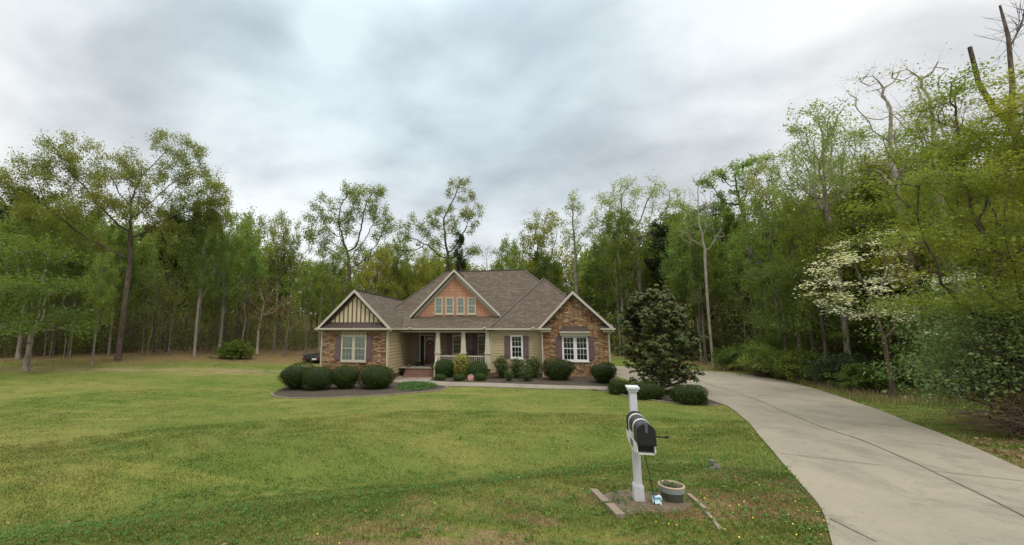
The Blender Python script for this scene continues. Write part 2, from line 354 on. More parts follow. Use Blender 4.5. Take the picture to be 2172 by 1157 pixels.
def litter_mask(t, p, s):                    # leaf litter under the trees
    nn = t.math('MULTIPLY', t.math('SUBTRACT', t.noise(p, .12, 4, .6), .5), 14)
    nrd = t.math('ADD', t.math('MULTIPLY', s.outputs[0], NX), t.math('MULTIPLY', s.outputs[1], NY))
    left = t.step(t.math('ADD', nrd, nn), 41, 49)
    right = t.step(t.math('ADD', t.math('ADD', t.math('MULTIPLY', s.outputs[0], .84), t.math('MULTIPLY', s.outputs[1], .5)), t.math('MULTIPLY', nn, .25)), 31.5, 36)
    back = t.step(t.math('ADD', s.outputs[1], nn), 50, 56)
    return t.math('MAXIMUM', t.math('MAXIMUM', left, right), back)
def ground_mat():
    m, t = new_mat('lawn_ground'); p, s, c, n = lawn_colour(t)
    f = t.noise(p, 22, 5, .75); f2 = t.noise(p, 75, 3, .7)
    c = t.mix(.55, c, t.mix(1.0, c, t.ramp(f, [(.3, (.45, .5, .4)), (.7, (1.35, 1.3, 1.3))]), 'MULTIPLY'))
    lit = t.ramp(t.noise(p, 2.5, 6, .7), [(.3, (.10, .065, .032)), (.55, (.19, .125, .06)), (.75, (.15, .13, .045))])
    c = t.mix(t.math('MULTIPLY', litter_mask(t, p, s), .92), c, lit)
    finish(t, principled(t, c, .95, t.math('ADD', f, t.math('MULTIPLY', f2, .5)), .7, .03, spec=.1)); return m
def blade_mat():
    m, t = new_mat('grass_blade'); p, s, c, n = lawn_colour(t)
    r = t.n('ShaderNodeNewGeometry').outputs['Random Per Island']
    k = t.ramp(r, [(0, (.72, .86, .7)), (.35, (.98, 1.05, .85)), (.7, (1.12, 1.1, 1.0)), (.9, (1.35, 1.28, 1.2)), (1, (1.75, 1.5, 1.7))])
    c = t.mix(1.0, c, k, 'MULTIPLY'); d = principled(t, c, .6, spec=.25)
    tl = t.n('ShaderNodeBsdfTranslucent', {'Color': c}).outputs[0]
    finish(t, t.n('ShaderNodeMixShader', {0: .3, 1: d, 2: tl}).outputs[0]); return m
def mulch_mat():
    m, t = new_mat('dark_mulch'); p = t.n('ShaderNodeNewGeometry').outputs['Position']
    n = t.noise(p, 30, 5, .75); b = t.noise(p, 1.2, 4, .6)
    c = t.ramp(n, [(.3, (.026, .022, .016)), (.5, (.070, .057, .042)), (.72, (.15, .122, .092))]); c = t.mix(t.math('MULTIPLY', t.step(b, .5, .7), .4), c, (.10, .085, .055))
    finish(t, principled(t, c, .95, n, 1.0, .04, spec=.1)); return m
GROUND, BLADE, MULCH = ground_mat(), blade_mat(), mulch_mat()
tag(np_obj('ground', np.stack([X.ravel(), Y.ravel(), Z.ravel()], 1), GF, GROUND, smooth=True), kind='structure')

from mathutils.geometry import delaunay_2d_cdt
def inside(P, poly):
    poly = np.asarray(poly)[:, :2]; x, y = P[:, 0], P[:, 1]; r = np.zeros(len(P), bool); j = len(poly)-1
    for i in range(len(poly)):
        xi, yi = poly[i]; xj, yj = poly[j]
        with np.errstate(divide='ignore', invalid='ignore'):
            r ^= ((yi > y) != (yj > y)) & (x < (xj-xi)*(y-yi)/(yj-yi)+xi)
        j = i
    return r
def smooth_loop(P, k=4, closed=True):        # Catmull-Rom
    P = np.asarray(P, float)[:, :2]; out = []; n = len(P)
    for i in range(n if closed else n-1):
        a, b, c, d = (P[(i+j) % n] if closed else P[min(max(i+j, 0), n-1)] for j in (-1, 0, 1, 2))
        for u in np.arange(k)/k: out.append(.5*(2*b+(c-a)*u+(2*a-5*b+4*c-d)*u*u+(3*b-a-3*c+d)*u**3))
    if not closed: out.append(P[-1])
    return np.array(out)
def sheet(poly, dz, mat, name, step=.5, parent=None, skirt=.12, zf=None):
    poly = np.asarray(poly, float)[:, :2]; lo, hi = poly.min(0), poly.max(0)
    G = np.stack(np.meshgrid(np.arange(lo[0], hi[0], step), np.arange(lo[1], hi[1], step)), -1).reshape(-1, 2); G = G[inside(G, poly)]
    n = len(poly); pts = [Vector(p) for p in poly]+[Vector(p) for p in G]
    r = delaunay_2d_cdt(pts, [(i, (i+1) % n) for i in range(n)], [], 1, 1e-4)
    V = np.array([(*p, 0) for p in r[0]]); F = np.array([f for f in r[2] if len(f) == 3])
    a = V[F[:, 1]]-V[F[:, 0]]; b = V[F[:, 2]]-V[F[:, 0]]; fl = (a[:, 0]*b[:, 1]-a[:, 1]*b[:, 0]) < 0; F[fl] = F[fl][:, ::-1]
    V[:, 2] = gz(V[:, 0], V[:, 1])+dz if zf is None else zf(V[:, 0], V[:, 1])
    k = len(V); S = np.array([(*p, float(gz(*p))-skirt) for p in poly]); T = np.array([(*p, float(gz(*p))+dz) for p in poly])
    V = np.concatenate([V, T, S]); q = []
    for i in range(n):
        j = (i+1) % n; q += [(k+i, k+j, k+n+j), (k+i, k+n+j, k+n+i), (k+n+j, k+j, k+i), (k+n+i, k+n+j, k+i)][:2]
    o = np_obj(name, V, np.concatenate([F, np.array(q)]), mat, smooth=False); o.parent = parent; return o

PXY = lambda L: np.array([gpx(*p)[:2] for p in L])
dl = PXY([(1765, 1157), (1740, 1080), (1690, 1020), (1640, 960), (1590, 900), (1548, 866), (1524, 856)])
dr = PXY([(2172, 1000), (1990, 920), (1860, 870), (1740, 830), (1660, 808), (1580, 795), (1490, 788)])
dl = np.concatenate([[(1.0, 2.3), (2.5, 4.3)], dl, [(8.2, 24.2), (7.2, 26.6), (6.4, 28.8), (5.8, 30.5)]])
DRIVE = np.concatenate([smooth_loop(dl, 4, False), [(5.75, 41)], smooth_loop(np.concatenate([dr[::-1], [(7.6, 7.6), (7.4, 5.6)]]), 4, False)])
drive = tag(sheet(DRIVE, .035, CONC, 'driveway'), kind='structure')
def strip(mb, P, w, dz):
    P = np.asarray(P)[:, :2]; P = np.concatenate([np.linspace(a, b, max(2, int(np.hypot(*(b-a))/.4)+1))[:-1] for a, b in zip(P, P[1:])]+[P[-1:]])
    T = np.gradient(P, axis=0); T /= np.linalg.norm(T, axis=1)[:, None]; N = np.stack([-T[:, 1], T[:, 0]], 1)
    ww = w*(.75+.5*np.random.RandomState(len(P)).rand(len(P)))[:, None]
    L, R = P+N*ww/2, P-N*ww/2; zl, zr = gz(*L.T)+dz, gz(*R.T)+dz
    for i in range(len(P)-1): mb.poly([(*R[i], zr[i]), (*R[i+1], zr[i+1]), (*L[i+1], zl[i+1]), (*L[i], zl[i])])
mb = MB()
strip(mb, smooth_loop(PXY([(1490, 812), (1540, 828), (1603, 849), (1699, 890), (1795, 926), (1977, 1004), (2172, 1101), (2400, 1240)]), 3, False), .028, .043)
for a, b in (((1658, 966), (1870, 992)), ((1977, 1004), (2172, 1026)), ((1613, 907), (1795, 926)), ((1877, 937), (2001, 949)), ((1761, 1107), (1860, 1157)), ((1572, 880), (1690, 886)), ((1720, 866), (1850, 868)), ((1590, 846), (1720, 824))):
    strip(mb, PXY([a, b]), .018, .043)
mb.build('joint', JOINT, drive)
rd = lambda n0, s: (NX*n0+.88*s, NY*n0+.475*s)
tag(sheet([rd(-4.5, -60), rd(-4.5, 60), rd(2.2, 60), rd(2.2, -60)], .02, ASPH, 'road', 2.0), kind='structure')

LBED = PXY([(578, 838), (604, 843), (650, 844), (720, 842), (790, 839), (850, 835), (900, 831), (938, 826), (947, 822), (925, 818), (870, 815), (826, 811), (800, 800), (700, 796), (640, 800), (606, 820)])
RBED = PXY([(912, 809), (960, 812.5), (1020, 813.5), (1150, 818), (1302, 822.5), (1318, 812), (1306, 802), (1290, 797), (1150, 797), (1045, 793), (935, 794), (923, 797)])
WALKP = PXY([(827, 811), (845, 800), (862, 793), (923, 795), (912, 809), (960, 812.5), (1020, 813.5), (1150, 818), (1302, 822.5), (1336, 822), (1342, 830), (1290, 828.5), (1150, 826), (1020, 821.5), (946, 821), (925, 818), (870, 815)])
MBED = PXY([(1250, 826), (1300, 834), (1360, 846), (1430, 855), (1526, 860.5), (1508, 851), (1490, 842), (1440, 826), (1390, 818), (1330, 822)])
tag(sheet(WALKP, .05, WALK, 'walkway', .5), kind='structure')
tag(sheet(smooth_loop(LBED, 3), .022, MULCH, 'left_mulch', .5), kind='structure')
tag(sheet(RBED, .026, MULCH, 'front_mulch', .5), kind='structure')
tag(sheet(smooth_loop(MBED, 3), .028, MULCH, 'magnolia_mulch', .5), kind='structure')
def edging(P, name, label, w=.09, h=.07):
    P = smooth_loop(P, 4, False); mb = MB(); rs = np.random.RandomState(5)
    s = np.concatenate([[0], np.cumsum(np.hypot(*np.diff(P, axis=0).T))]); L = s[-1]; u = 0
    while u < L-.1:
        e = min(u+.42+.08*rs.rand(), L); a, b = (np.array([np.interp(k, s, P[:, 0]), np.interp(k, s, P[:, 1])]) for k in (u+.012, e-.012)); dz = .02*rs.rand()
        mb.bar((*a, float(gz(*a))+h/2-.02+dz), (*b, float(gz(*b))+h/2-.02+dz), w, h); u = e
    return tag(mb.build(name, EDGE), label, 'edging')
edging(PXY([(576, 836), (580, 841), (604, 845), (650, 846), (720, 844), (790, 841), (850, 837), (900, 833), (938, 828), (949, 822)]), 'bed_edging', 'low block edging curved along the mulch bed under the clipped round bushes')
edging(PXY([(1250, 826), (1300, 834.5), (1360, 847), (1430, 856), (1527, 861.5)]), 'bed_edging', 'low block edging curved along the lawn side of the magnolia bed')

# ------------------------------------------------------------------ the house
hs = thing('house', (-5, 34, 0), 'single storey tan craftsman house with stone gables and brown shingle roof', 'house')
def siding(mb, O, u, n, L, z0, z1, h=.235, lip=.05, gap=.045):
    """lapped boards: each one stands proud over a recessed joint"""
    O, u, n = (np.array(k, float) for k in (O, u, n)); z = z0; up = lambda p, k: p+np.array([0, 0, k]); a = O+n*lip; b = O+n*(lip-.012)
    mb.poly([up(O, z0), up(O+u*L, z0), up(O+u*L, z1), up(O, z1)])
    while z < z1-.05:
        t = min(z+h, z1)
        mb.poly([up(a, z+gap), up(a+u*L, z+gap), up(b+u*L, t), up(b, t)]); mb.poly([up(O, z+gap), up(O+u*L, z+gap), up(a+u*L, z+gap), up(a, z+gap)]); mb.poly([up(b, t), up(b+u*L, t), up(O+u*L, t), up(O, t)])
        mb.poly([up(O, z+gap), up(a, z+gap), up(b, t), up(O, t)]); mb.poly([up(a+u*L, z+gap), up(O+u*L, z+gap), up(O+u*L, t), up(b+u*L, t)]); z = t
EV = 3.73
LWF = 29.0; LX0, LX1 = -15.43, -10.24
ap, el, er = at_y(752, 615, 28.65), at_y(671.5, 697, 28.65), at_y(828.5, 697, 28.65)
RWF = 31.05; RX0, RX1 = .73, 5.27
ap2, el2, er2 = at_y(1214, 618, 30.7), at_y(1141, 697, 30.7), at_y(1302, 697, 30.7)
GYF = 33.6
ap3, el3, er3 = at_y(963, 572, 33.2), at_y(869, 671, 33.2), at_y(1061, 668, 33.2)
for e in (el, er, el2, er2): e[2] = EV
gzb = at_y(963, 672.5, GYF)[2]
# roof planes
roof = MB(); cap = MB(); sof = MB()
def plane3(*pts):
    pts = [np.array(p, float) for p in pts]
    n = np.cross(pts[1]-pts[0], pts[2]-pts[0]); roof.poly(pts if n[2] > 0 else pts[::-1])
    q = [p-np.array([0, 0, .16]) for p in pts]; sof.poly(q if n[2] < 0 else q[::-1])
def gable_roof(a, l, r, y0, y1, yl=None, yr=None):
    plane3((a[0], y0, a[2]), (r[0], y0, r[2]), (r[0], yr or y1, r[2]), (a[0], y1, a[2])); plane3((a[0], y0, a[2]), (l[0], y0, l[2]), (l[0], yl or y1, l[2]), (a[0], y1, a[2]))
    cap.bar((a[0], y0, a[2]+.0), (a[0], y1, a[2]+.0), .20, .05)
gable_roof(ap, el, er, 28.65, 43)
gable_roof(ap2, el2, er2, 30.7, 36)
gable_roof(ap3, el3, er3, 33.2, 39)
MX0, MX1, MY, MZ, MS = -7.79, -.545, 38.3, 9.09, .93
dp = (MZ-EV)/MS; c0, c1, c2, c3 = (MX0-dp, MY-dp, EV), (MX1+dp, MY-dp, EV), (MX1+dp, MY+dp, EV), (MX0-dp, MY+dp, EV); r0, r1 = (MX0, MY, MZ), (MX1, MY, MZ)
# the front plane is laid in pieces so that it ends on the gable's sides and does not cross the porch roof
fz = lambda x, z: (x, MY-dp+(z-EV)/MS, z)
plane3(c0, (ap3[0], *fz(0, EV)[1:]), (ap3[0], MY, MZ), r0); plane3((ap3[0], *fz(0, EV)[1:]), c1, r1, (ap3[0], MY, MZ))
plane3(c1, c2, r1); plane3(c2, c3, r0, r1); plane3(c3, c0, r0)
A0 = at_y(1036, 695, 31.3); A0[2] = EV; AX1 = 5.33; hw = (AX1-A0[0])/2; AP = (A0[0]+hw, 31.3+hw*.99, EV+hw*.985)
b0, b1, b2, b3 = (A0[0], 31.3, EV), (AX1, 31.3, EV), (AX1, 31.3+2*hw, EV), (A0[0], 31.3+2*hw, EV)
plane3(b0, b1, AP); plane3(b1, b2, AP); plane3(b2, b3, AP); plane3(b3, b0, AP)
SX0, SX1 = er[0]+.02, A0[0]+.5
plane3((SX0, 31.2, EV), (SX1, 31.2, EV), (SX1+1.2, GYF+.02, gzb+.03), (SX0-.6, GYF+.02, gzb+.03))
cap.bar(r0, r1, .2, .05); [cap.bar(a, b, .17, .04) for a, b in ((c0, r0), (c1, r1), (b0, AP), (b1, AP), (c2, r1), (c3, r0))]
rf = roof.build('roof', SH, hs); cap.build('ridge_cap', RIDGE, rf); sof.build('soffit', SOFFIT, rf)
# rakes
def rake(a, l, r, y, h=.155, t=.06):
    rk = MB()
    for e in (l, r):
        a_, e_ = np.array([a[0], y, a[2]]), np.array([e[0], y, e[2]])
        d = (e_-a_)/np.linalg.norm(e_-a_); dn = np.array([0, 0, -h*1.35])
        rk.extrude([a_+(0, 0, .02), e_+(0, 0, .02), e_+dn, a_+dn], (0, t, 0))
    return rk.build('rake_board', RAKE, hs)
rake(ap, el, er, 28.6); rake(ap2, el2, er2, 30.65); rake(ap3, el3, er3, 33.15)
def under_rake(a, l, r, y, k, h, t=.05):      # second, lower trim board against the wall
    rk = MB()
    for e in (l, r):
        a_, e_ = np.array([a[0], y, a[2]-k]), np.array([e[0], y, e[2]-k]); dn = np.array([0, 0, -h]); rk.extrude([a_, e_, e_+dn, a_+dn], (0, t, 0))
    rk.build('frieze_board', RAKE, hs)
under_rake(ap3, (el3[0], 0, el3[2]), (er3[0], 0, er3[2]), GYF-.05, .24, .30)
# masonry and board walls
st = MB(); st.poly([(LX0, LWF, -.4), (LX1, LWF, -.4), (LX1, LWF, 3.66), (LX0, LWF, 3.66)]); st.poly([(LX0, 43, -.4), (LX0, LWF, -.4), (LX0, LWF, 3.66), (LX0, 43, 3.66)]); st.build('stone_wall', STONE, hs); st = MB()
k2 = (ap2[2]-EV)/(ap2[0]-el2[0])
st.poly([(RX0, RWF, -.2), (RX1, RWF, -.2), (RX1, RWF, ap2[2]-.12-k2*(RX1-ap2[0])), (ap2[0], RWF, ap2[2]-.12), (RX0, RWF, ap2[2]-.12-k2*(ap2[0]-RX0))])
st.poly([(RX1, RWF, -.2), (RX1, 43, -.2), (RX1, 43, 3.6), (RX1, RWF, 3.6)]); st.poly([(RX0, 32, -.2), (RX0, RWF, -.2), (RX0, RWF, 3.6), (RX0, 32, 3.6)])
st.build('stone_wall', STONE, hs)
kk = (ap[2]-EV)/(ap[0]-el[0])
bw = MB(); z0 = at_y(750, 684, 28.97)[2]; xl = ap[0]-(ap[2]-.25-z0)/kk; xr = ap[0]+(ap[2]-.25-z0)/kk
bw.poly([(xl, 28.98, z0-.05), (xr, 28.98, z0-.05), (xr, 28.98, z0), (ap[0], 28.98, ap[2]-.25), (xl, 28.98, z0)]); gw = bw.build('board_wall', PALE, hs)
bt = MB()
for i in range(-7, 8):
    x = ap[0]-.02+.335*(i+.3); top = ap[2]-.28-kk*abs(x-ap[0])-.05
    if top > z0+.1: bt.box(x-.045, x+.045, 28.945, 28.978, z0, top)
for s in (-1, 1):
    e = xl if s < 0 else xr; bt.extrude([(ap[0], 28.94, ap[2]-.26), (e, 28.94, z0-.01), (e-s*.22, 28.94, z0-.01), (ap[0], 28.94, ap[2]-.48)], (0, .03, 0))
bt.build('batten', BATTEN, gw)
shk = MB(); k3 = (ap3[2]-el3[2])/(ap3[0]-el3[0]); w3 = (ap3[2]-.2-gzb)/k3
shk.poly([(ap3[0]-w3, GYF, gzb-.2), (ap3[0]+w3, GYF, gzb-.2), (ap3[0]+w3, GYF, gzb), (ap3[0], GYF, ap3[2]-.2), (ap3[0]-w3, GYF, gzb)]); shk.build('shake_gable', SHAKE, hs)
sd_ = MB(); PBW = 34.2; AWY = 31.7; PX1 = -3.08
siding(sd_, (LX1, LWF+.0, 0), (0, 1, 0), (1, 0, 0), PBW-LWF, .34, 3.6)
sd_.build('siding_wall', SIDING, hs); sd_ = MB(); siding(sd_, (PX1, AWY, 0), (1, 0, 0), (0, -1, 0), RX0-PX1, .45, 3.6, .2)
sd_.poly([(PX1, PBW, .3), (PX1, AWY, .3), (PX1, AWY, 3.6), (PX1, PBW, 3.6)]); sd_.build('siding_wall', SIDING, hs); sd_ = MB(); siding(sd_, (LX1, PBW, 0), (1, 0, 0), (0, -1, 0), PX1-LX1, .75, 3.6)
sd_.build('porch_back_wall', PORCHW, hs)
bk = MB(); bk.poly([(LX1+.012, LWF, -.3), (LX1+.012, PBW, -.3), (LX1+.012, PBW, .34), (LX1+.012, LWF, .34)]); bk.build('brick_foundation', BRICK, hs); bk = MB(); bk.poly([(PX1, AWY-.012, -.2), (RX0, AWY-.012, -.2), (RX0, AWY-.012, .45), (PX1, AWY-.012, .45)])
bk.build('brick_foundation', BRICK, hs); bk = MB(); bk.poly([(-7.15, 31.5, -.2), (PX1, 31.5, -.2), (PX1, 31.5, .69), (-7.15, 31.5, .69)]); bk.build('brick_foundation', BRICK, hs)
# porch: slab, steps, ceiling, beam, columns, railing
po = MB(); po.box(LX1+.03, PX1-.005, 31.44, PBW-.03, .69, .75); po.build('porch_floor', SLAB, hs)
stp = MB()
for i, yf in enumerate((30.62, 30.92, 31.22)):
    stp.box(-9.62, -7.2, yf, 31.6, -.2 if i == 0 else .0+.19*i+.002, .19*(i+1)+.0)
stp.box(-9.62, -7.2, 31.5, 31.75, 0, .688)
stp.build('brick_steps', BRICK, hs)
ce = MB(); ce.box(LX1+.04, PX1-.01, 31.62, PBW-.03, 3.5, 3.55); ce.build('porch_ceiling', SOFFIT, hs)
be = MB(); be.box(LX1+.03, PX1+.02, 31.45, 31.75, 3.43, 3.70); be.build('porch_beam', CREAM, hs)
CXS = [at_y(929.3, 740, 31.6)[0], at_y(983.5, 740, 31.6)[0], at_y(1034.5, 740, 31.6)[0]]
for x in CXS:
    m = MB(); y = 31.6
    lo, hi = [(x-.2, y-.2), (x+.2, y-.2), (x+.2, y+.2), (x-.2, y+.2)], [(x-.125, y-.125), (x+.125, y-.125), (x+.125, y+.125), (x-.125, y+.125)]
    for i in range(4):
        j = (i+1) % 4; m.poly([(*lo[i], 1.90), (*lo[j], 1.90), (*hi[j], 3.432), (*hi[i], 3.432)])
    m.box(x-.2, x+.2, y-.2, y+.2, .75, 1.84); m.box(x-.25, x+.25, y-.25, y+.25, 1.84, 1.90); m.box(x-.16, x+.16, y-.16, y+.16, 3.36, 3.43); m.build('porch_column', CREAM, hs)
for a, b in ((CXS[0]+.2, CXS[1]-.2), (CXS[1]+.2, CXS[2]-.2)):
    m = MB(); m.box(a, b, 31.55, 31.64, 1.60, 1.70); m.box(a, b, 31.57, 31.62, .86, .93); n = int((b-a)/.13)
    for i in range(n): x = a+(i+.5)*(b-a)/n; m.box(x-.018, x+.018, 31.577, 31.613, .93, 1.60)
    m.build('railing', CREAM, hs)
hr = MB(); hr.bar((-7.12, 31.42, 1.62), (-7.12, 30.5, 1.0), .09, .09); hr.box(-7.17, -7.07, 30.42, 30.52, -.1, 1.05); hr.build('step_handrail', CREAM, hs)
# gutters, downspouts, corner boards
for b in ((el[0]-.08, er[0]+.08, 28.52, 28.64, EV-.09, EV+.025), (er[0]+.01, er[0]+.12, 28.66, 31.08, EV-.1, EV+.02), (er2[0]+.0, er2[0]+.11, 30.70, 36, EV-.1, EV+.02)):
    gu = MB(); gu.box(*b); gu.build('gutter', CREAM, hs)
for b in ((el2[0]-.06, 1.36, 30.58, 30.69, EV-.09, EV+.01), (4.70, er2[0]+.1, 30.58, 30.69, EV-.09, EV+.01)):
    gu = MB(); gu.box(*b); gu.box(b[0]+.2, b[1]-.05, 30.75, RWF-.005, EV-.27, EV-.095); gu.build('return_trim', CREAM, hs)
gu = MB(); gu.box(SX0+.1, el2[0]-.02, 31.08, 31.2, EV-.10, EV+.015)
for px in (870, 1027.5, 1131): x = at_y(px, 692, 31.1)[0]; gu.box(x-.12, x+.12, 31.02, 31.14, EV-.02, EV+.10)
gu.build('gutter', CREAM, hs)
def spout(x, y, xt, yt, zt, zb):
    m = MB(); m.tube([(xt, yt, zt), (xt, yt, zt-.1), ((xt*.35+x*.65), (yt*.35+y*.65), zt-.22), (x, y, zt-.34), (x, y, zt-.6), (x, y, zb)], .045, 8); m.build('downspout', CREAM, hs)
spout(LX1+.16, LWF-.07, er[0]-.05, 28.6, EV-.05, .0) if False else spout(LX1-.05, LWF-.08, er[0]+.05, 28.62, EV-.06, .0)
spout(LX0+.04, LWF-.08, el[0]+.03, 28.6, EV-.06, .0)
spout(PX1-.02, AWY-.09, PX1-.25, 31.14, EV-.06, .35); spout(RX1+.03, RWF-.08, er2[0]-.04, 30.64, EV-.06, .15)
for nm, b in (('corner_board', (LX0-.03, LX0+.10, LWF-.035, LWF+.03, -.1, 3.66)), ('corner_board', (LX1-.11, LX1+.06, LWF-.035, LWF+.11, .3, 3.66)), ('corner_board', (PX1-.02, PX1+.12, AWY-.07, AWY+.03, .45, 3.6)), ('corner_board', (RX0-.06, RX0+.03, RWF-.03, RWF+.06, .15, 3.62)),
        ('corner_board', (RX1-.05, RX1+.03, RWF-.03, RWF+.08, .15, 3.62)), ('frieze_board', (LX0+.1, LX1-.11, LWF-.03, LWF+.02, 3.56, 3.66)), ('frieze_board', (PX1+.12, RX0-.06, AWY-.07, AWY+.02, 3.46, 3.62))):
    cb = MB(); cb.box(*b); cb.build(nm, CREAM, hs)
# brown metal roofs: skirt across the left gable, returns and window hood on the right gable
sk = MB(); sk.poly([(el[0]+.02, 28.66, EV+.02), (er[0]-.02, 28.66, EV+.02), (xr+.2, 28.96, z0), (xl-.2, 28.96, z0)])
n = 13
for i in range(n+1):
    u = i/n; sk.bar((el[0]+.05+(er[0]-el[0]-.1)*u, 28.66, EV+.04), (xl-.1+(xr-xl+.2)*u, 28.95, z0+.01), .03, .03)
sk.build('skirt_roof', METAL, hs)
for e, xa, xi in ((el2, 1.0, 1.34), (er2, 5.06, 4.72)):
    m = MB(); tip = (xa, 31.03, EV+.40); a_, b_ = (e[0], 30.7, EV+.012), (xi, 30.7, EV+.012); back = (xi, 31.03, EV+.012); eb = (e[0], 31.03, EV+.30)
    fl = xi < e[0]; m.poly([a_, b_, tip], flip=fl); m.poly([b_, back, tip], flip=fl); m.poly([a_, tip, eb], flip=fl); m.build('cornice_return', METAL, hs)
hx0, hx1 = at_y(1186.5, 704, 30.75)[0], at_y(1251.5, 704, 30.75)[0]; tz, bz = at_y(1215, 693, RWF)[2], at_y(1215, 703.5, 30.65)[2]
m = MB(); q = [(hx0, 30.65, bz), (hx1, 30.65, bz), (hx1-.25, RWF-.01, tz), (hx0+.25, RWF-.01, tz)]; m.poly(q); m.poly([(hx1, 30.65, bz), (hx1, RWF-.01, bz), q[2]]); m.poly([(hx0, RWF-.01, bz), (hx0, 30.65, bz), q[3]])
for i in range(9):
    u = i/8; a = np.array(q[0])*(1-u)+np.array(q[1])*u; b = np.array(q[3])*(1-u)+np.array(q[2])*u; m.bar(a+(0, 0, .015), b+(0, 0, .015), .025, .03)
hd = m.build('window_hood', METAL, hs); m = MB(); m.box(hx0+.0, hx1-.0, 30.62, 30.72, bz-.1, bz-.005); m.box(hx0+.04, hx1-.04, 30.74, RWF-.005, bz-.30, bz-.10); m.build('hood_frieze', CREAM, hd)
for x, z in ((ap2[0], ap2[2]-.35), (ap2[0]-1.25, ap2[2]-.35-1.25*k2), (ap2[0]+1.25, ap2[2]-.35-1.25*k2)):
    br = MB(); br.box(x-.05, x+.05, 30.72, RWF, z-.06, z+.06); br.bar((x, 30.76, z-.06), (x, RWF-.02, z-.42), .08, .08, (1, 0, 0)); br.build('gable_bracket', BATTEN, hs)
# windows
def window(x0, x1, z0, z1, y, units=1, cols=3, rows=2, curtain=None, trim=.085, fm=None, dark=False):
    f = MB(); fm = fm or WHITE
    f.box(x0, x1, y-.055, y, z1-trim, z1); f.box(x0, x1, y-.055, y, z0, z0+trim*.8); f.box(x0, x0+trim, y-.055, y, z0+trim*.8, z1-trim); f.box(x1-trim, x1, y-.055, y, z0+trim*.8, z1-trim)
    ix0, ix1, iz0, iz1 = x0+trim, x1-trim, z0+trim*.8, z1-trim; mul = .16; uw = (ix1-ix0-mul*(units-1))/units; mu = MB()
    for k in range(units):
        a = ix0+k*(uw+mul); b = a+uw
        if k: f.box(a-mul, a, y-.052, y, iz0, iz1)
        zm = (iz0+iz1)/2; f.box(a, b, y-.047, y-.008, zm-.03, zm+.03)
        for p, q, r, s in ((a, a+.04, iz0, iz1), (b-.04, b, iz0, iz1), (a+.04, b-.04, iz0, iz0+.05), (a+.04, b-.04, iz1-.04, iz1)): f.box(p, q, y-.044, y-.008, r, s)
        for lo, hi in ((iz0+.05, zm-.03), (zm+.03, iz1-.04)):
            for c in range(1, cols): x = a+.04+(uw-.08)*c/cols; mu.box(x-.010, x+.010, y-.036, y-.030, lo, hi)
            for r in range(1, rows): z = lo+(hi-lo)*r/rows; mu.box(a+.04, b-.04, y-.0375, y-.0315, z-.010, z+.010)
    w_ = f.build('window', fm, hs); mu.build('muntin', fm, w_)
    p = MB(); p.poly([(ix0, y-.026, iz0), (ix1, y-.026, iz0), (ix1, y-.026, iz1), (ix0, y-.026, iz1)]); p.build('pane', GLASS, w_)
    c = MB()
    if curtain:
        N = 60
        for i in range(N):
            xa, xb = ix0+(ix1-ix0)*i/N, ix0+(ix1-ix0)*(i+1)/N; ya, yb = (y-.010+.004*math.sin(k*1.1)+.003*math.sin(k*2.7) for k in (i, i+1)); c.poly([(xa, ya, iz0), (xb, yb, iz0), (xb, yb, iz1), (xa, ya, iz1)], smooth=True)
        c.build('curtain', CURT, w_)
    else: c.poly([(ix0, y-.006, iz0), (ix1, y-.006, iz0), (ix1, y-.006, iz1), (ix0, y-.006, iz1)]); c.build('dim_room', DARKIN, w_)
    s = MB(); s.box(x0-.04, x1+.04, y-.09, y-.001, z0-.07, z0-.002); s.build('sill', fm, w_); return w_
def shutter(x0, x1, z0, z1, y):
    m = MB(); m.box(x0, x1, y-.055, y-.026, z0, z1); zm = z0+(z1-z0)*.54
    for a, b in ((z0+.09, zm-.05), (zm+.05, z1-.09)):
        m.box(x0+.07, x1-.07, y-.072, y-.056, a, b); m.box(x0+.10, x1-.10, y-.078, y-.0725, a+.03, b-.03)
    return m.build('shutter', SHUT, hs)
def rect(l, t, r, b, Y): a, c = at_y(l, t, Y), at_y(r, b, Y); m_ = at_y((l+r)/2, t, Y)[2], at_y((l+r)/2, b, Y)[2]; return a[0]*.5+at_y(l, b, Y)[0]*.5, c[0]*.5+at_y(r, t, Y)[0]*.5, m_[1], m_[0]
a = rect(723.8, 711.5, 777.2, 767, LWF); window(*a, LWF, 2, 3, 2, True, fm=CREAM)
b = rect(712, 712.5, 724.4, 764.5, LWF); shutter(b[0], a[0]-.01, b[2], b[3], LWF); b = rect(776.5, 713, 789, 765.5, LWF); shutter(a[1]+.01, b[1], b[2], b[3], LWF)
m = MB()
for i in range(7): x = a[0]+(a[1]-a[0])*i/7; m.box(x+.018, x+(a[1]-a[0])/7-.018, LWF-.04, LWF, a[3]+.01, a[3]+.30)
m.build('stone_lintel', flat('pale_cast_stone', (.36, .29, .17), .85, .4, 7), hs)
a = rect(1082.8, 711, 1109.2, 760.5, AWY); window(*a, AWY-.052, 1, 3, 2, None)
b = rect(1070.3, 712.5, 1082, 759, AWY); shutter(b[0], a[0]-.01, b[2], b[3], AWY-.054); b = rect(1110, 712.5, 1121.2, 759, AWY); shutter(a[1]+.01, b[1], b[2], b[3], AWY-.054)
a = rect(1192.3, 712.5, 1248, 766.5, RWF); window(*a, RWF, 2, 3, 2, None)
b = rect(1180.3, 713.7, 1192, 763.5, RWF); shutter(b[0], a[0]-.01, b[2], b[3], RWF); b = rect(1248, 713.7, 1260, 764.3, RWF); shutter(a[1]+.01, b[1], b[2], b[3], RWF)
for l, r in ((922, 939.3), (945, 962.8), (968.6, 986), (991.8, 1009.6)): window(*rect(l, 630.8, r, 666.8, GYF), GYF, 1, 2, 2, True, .07, CREAM)
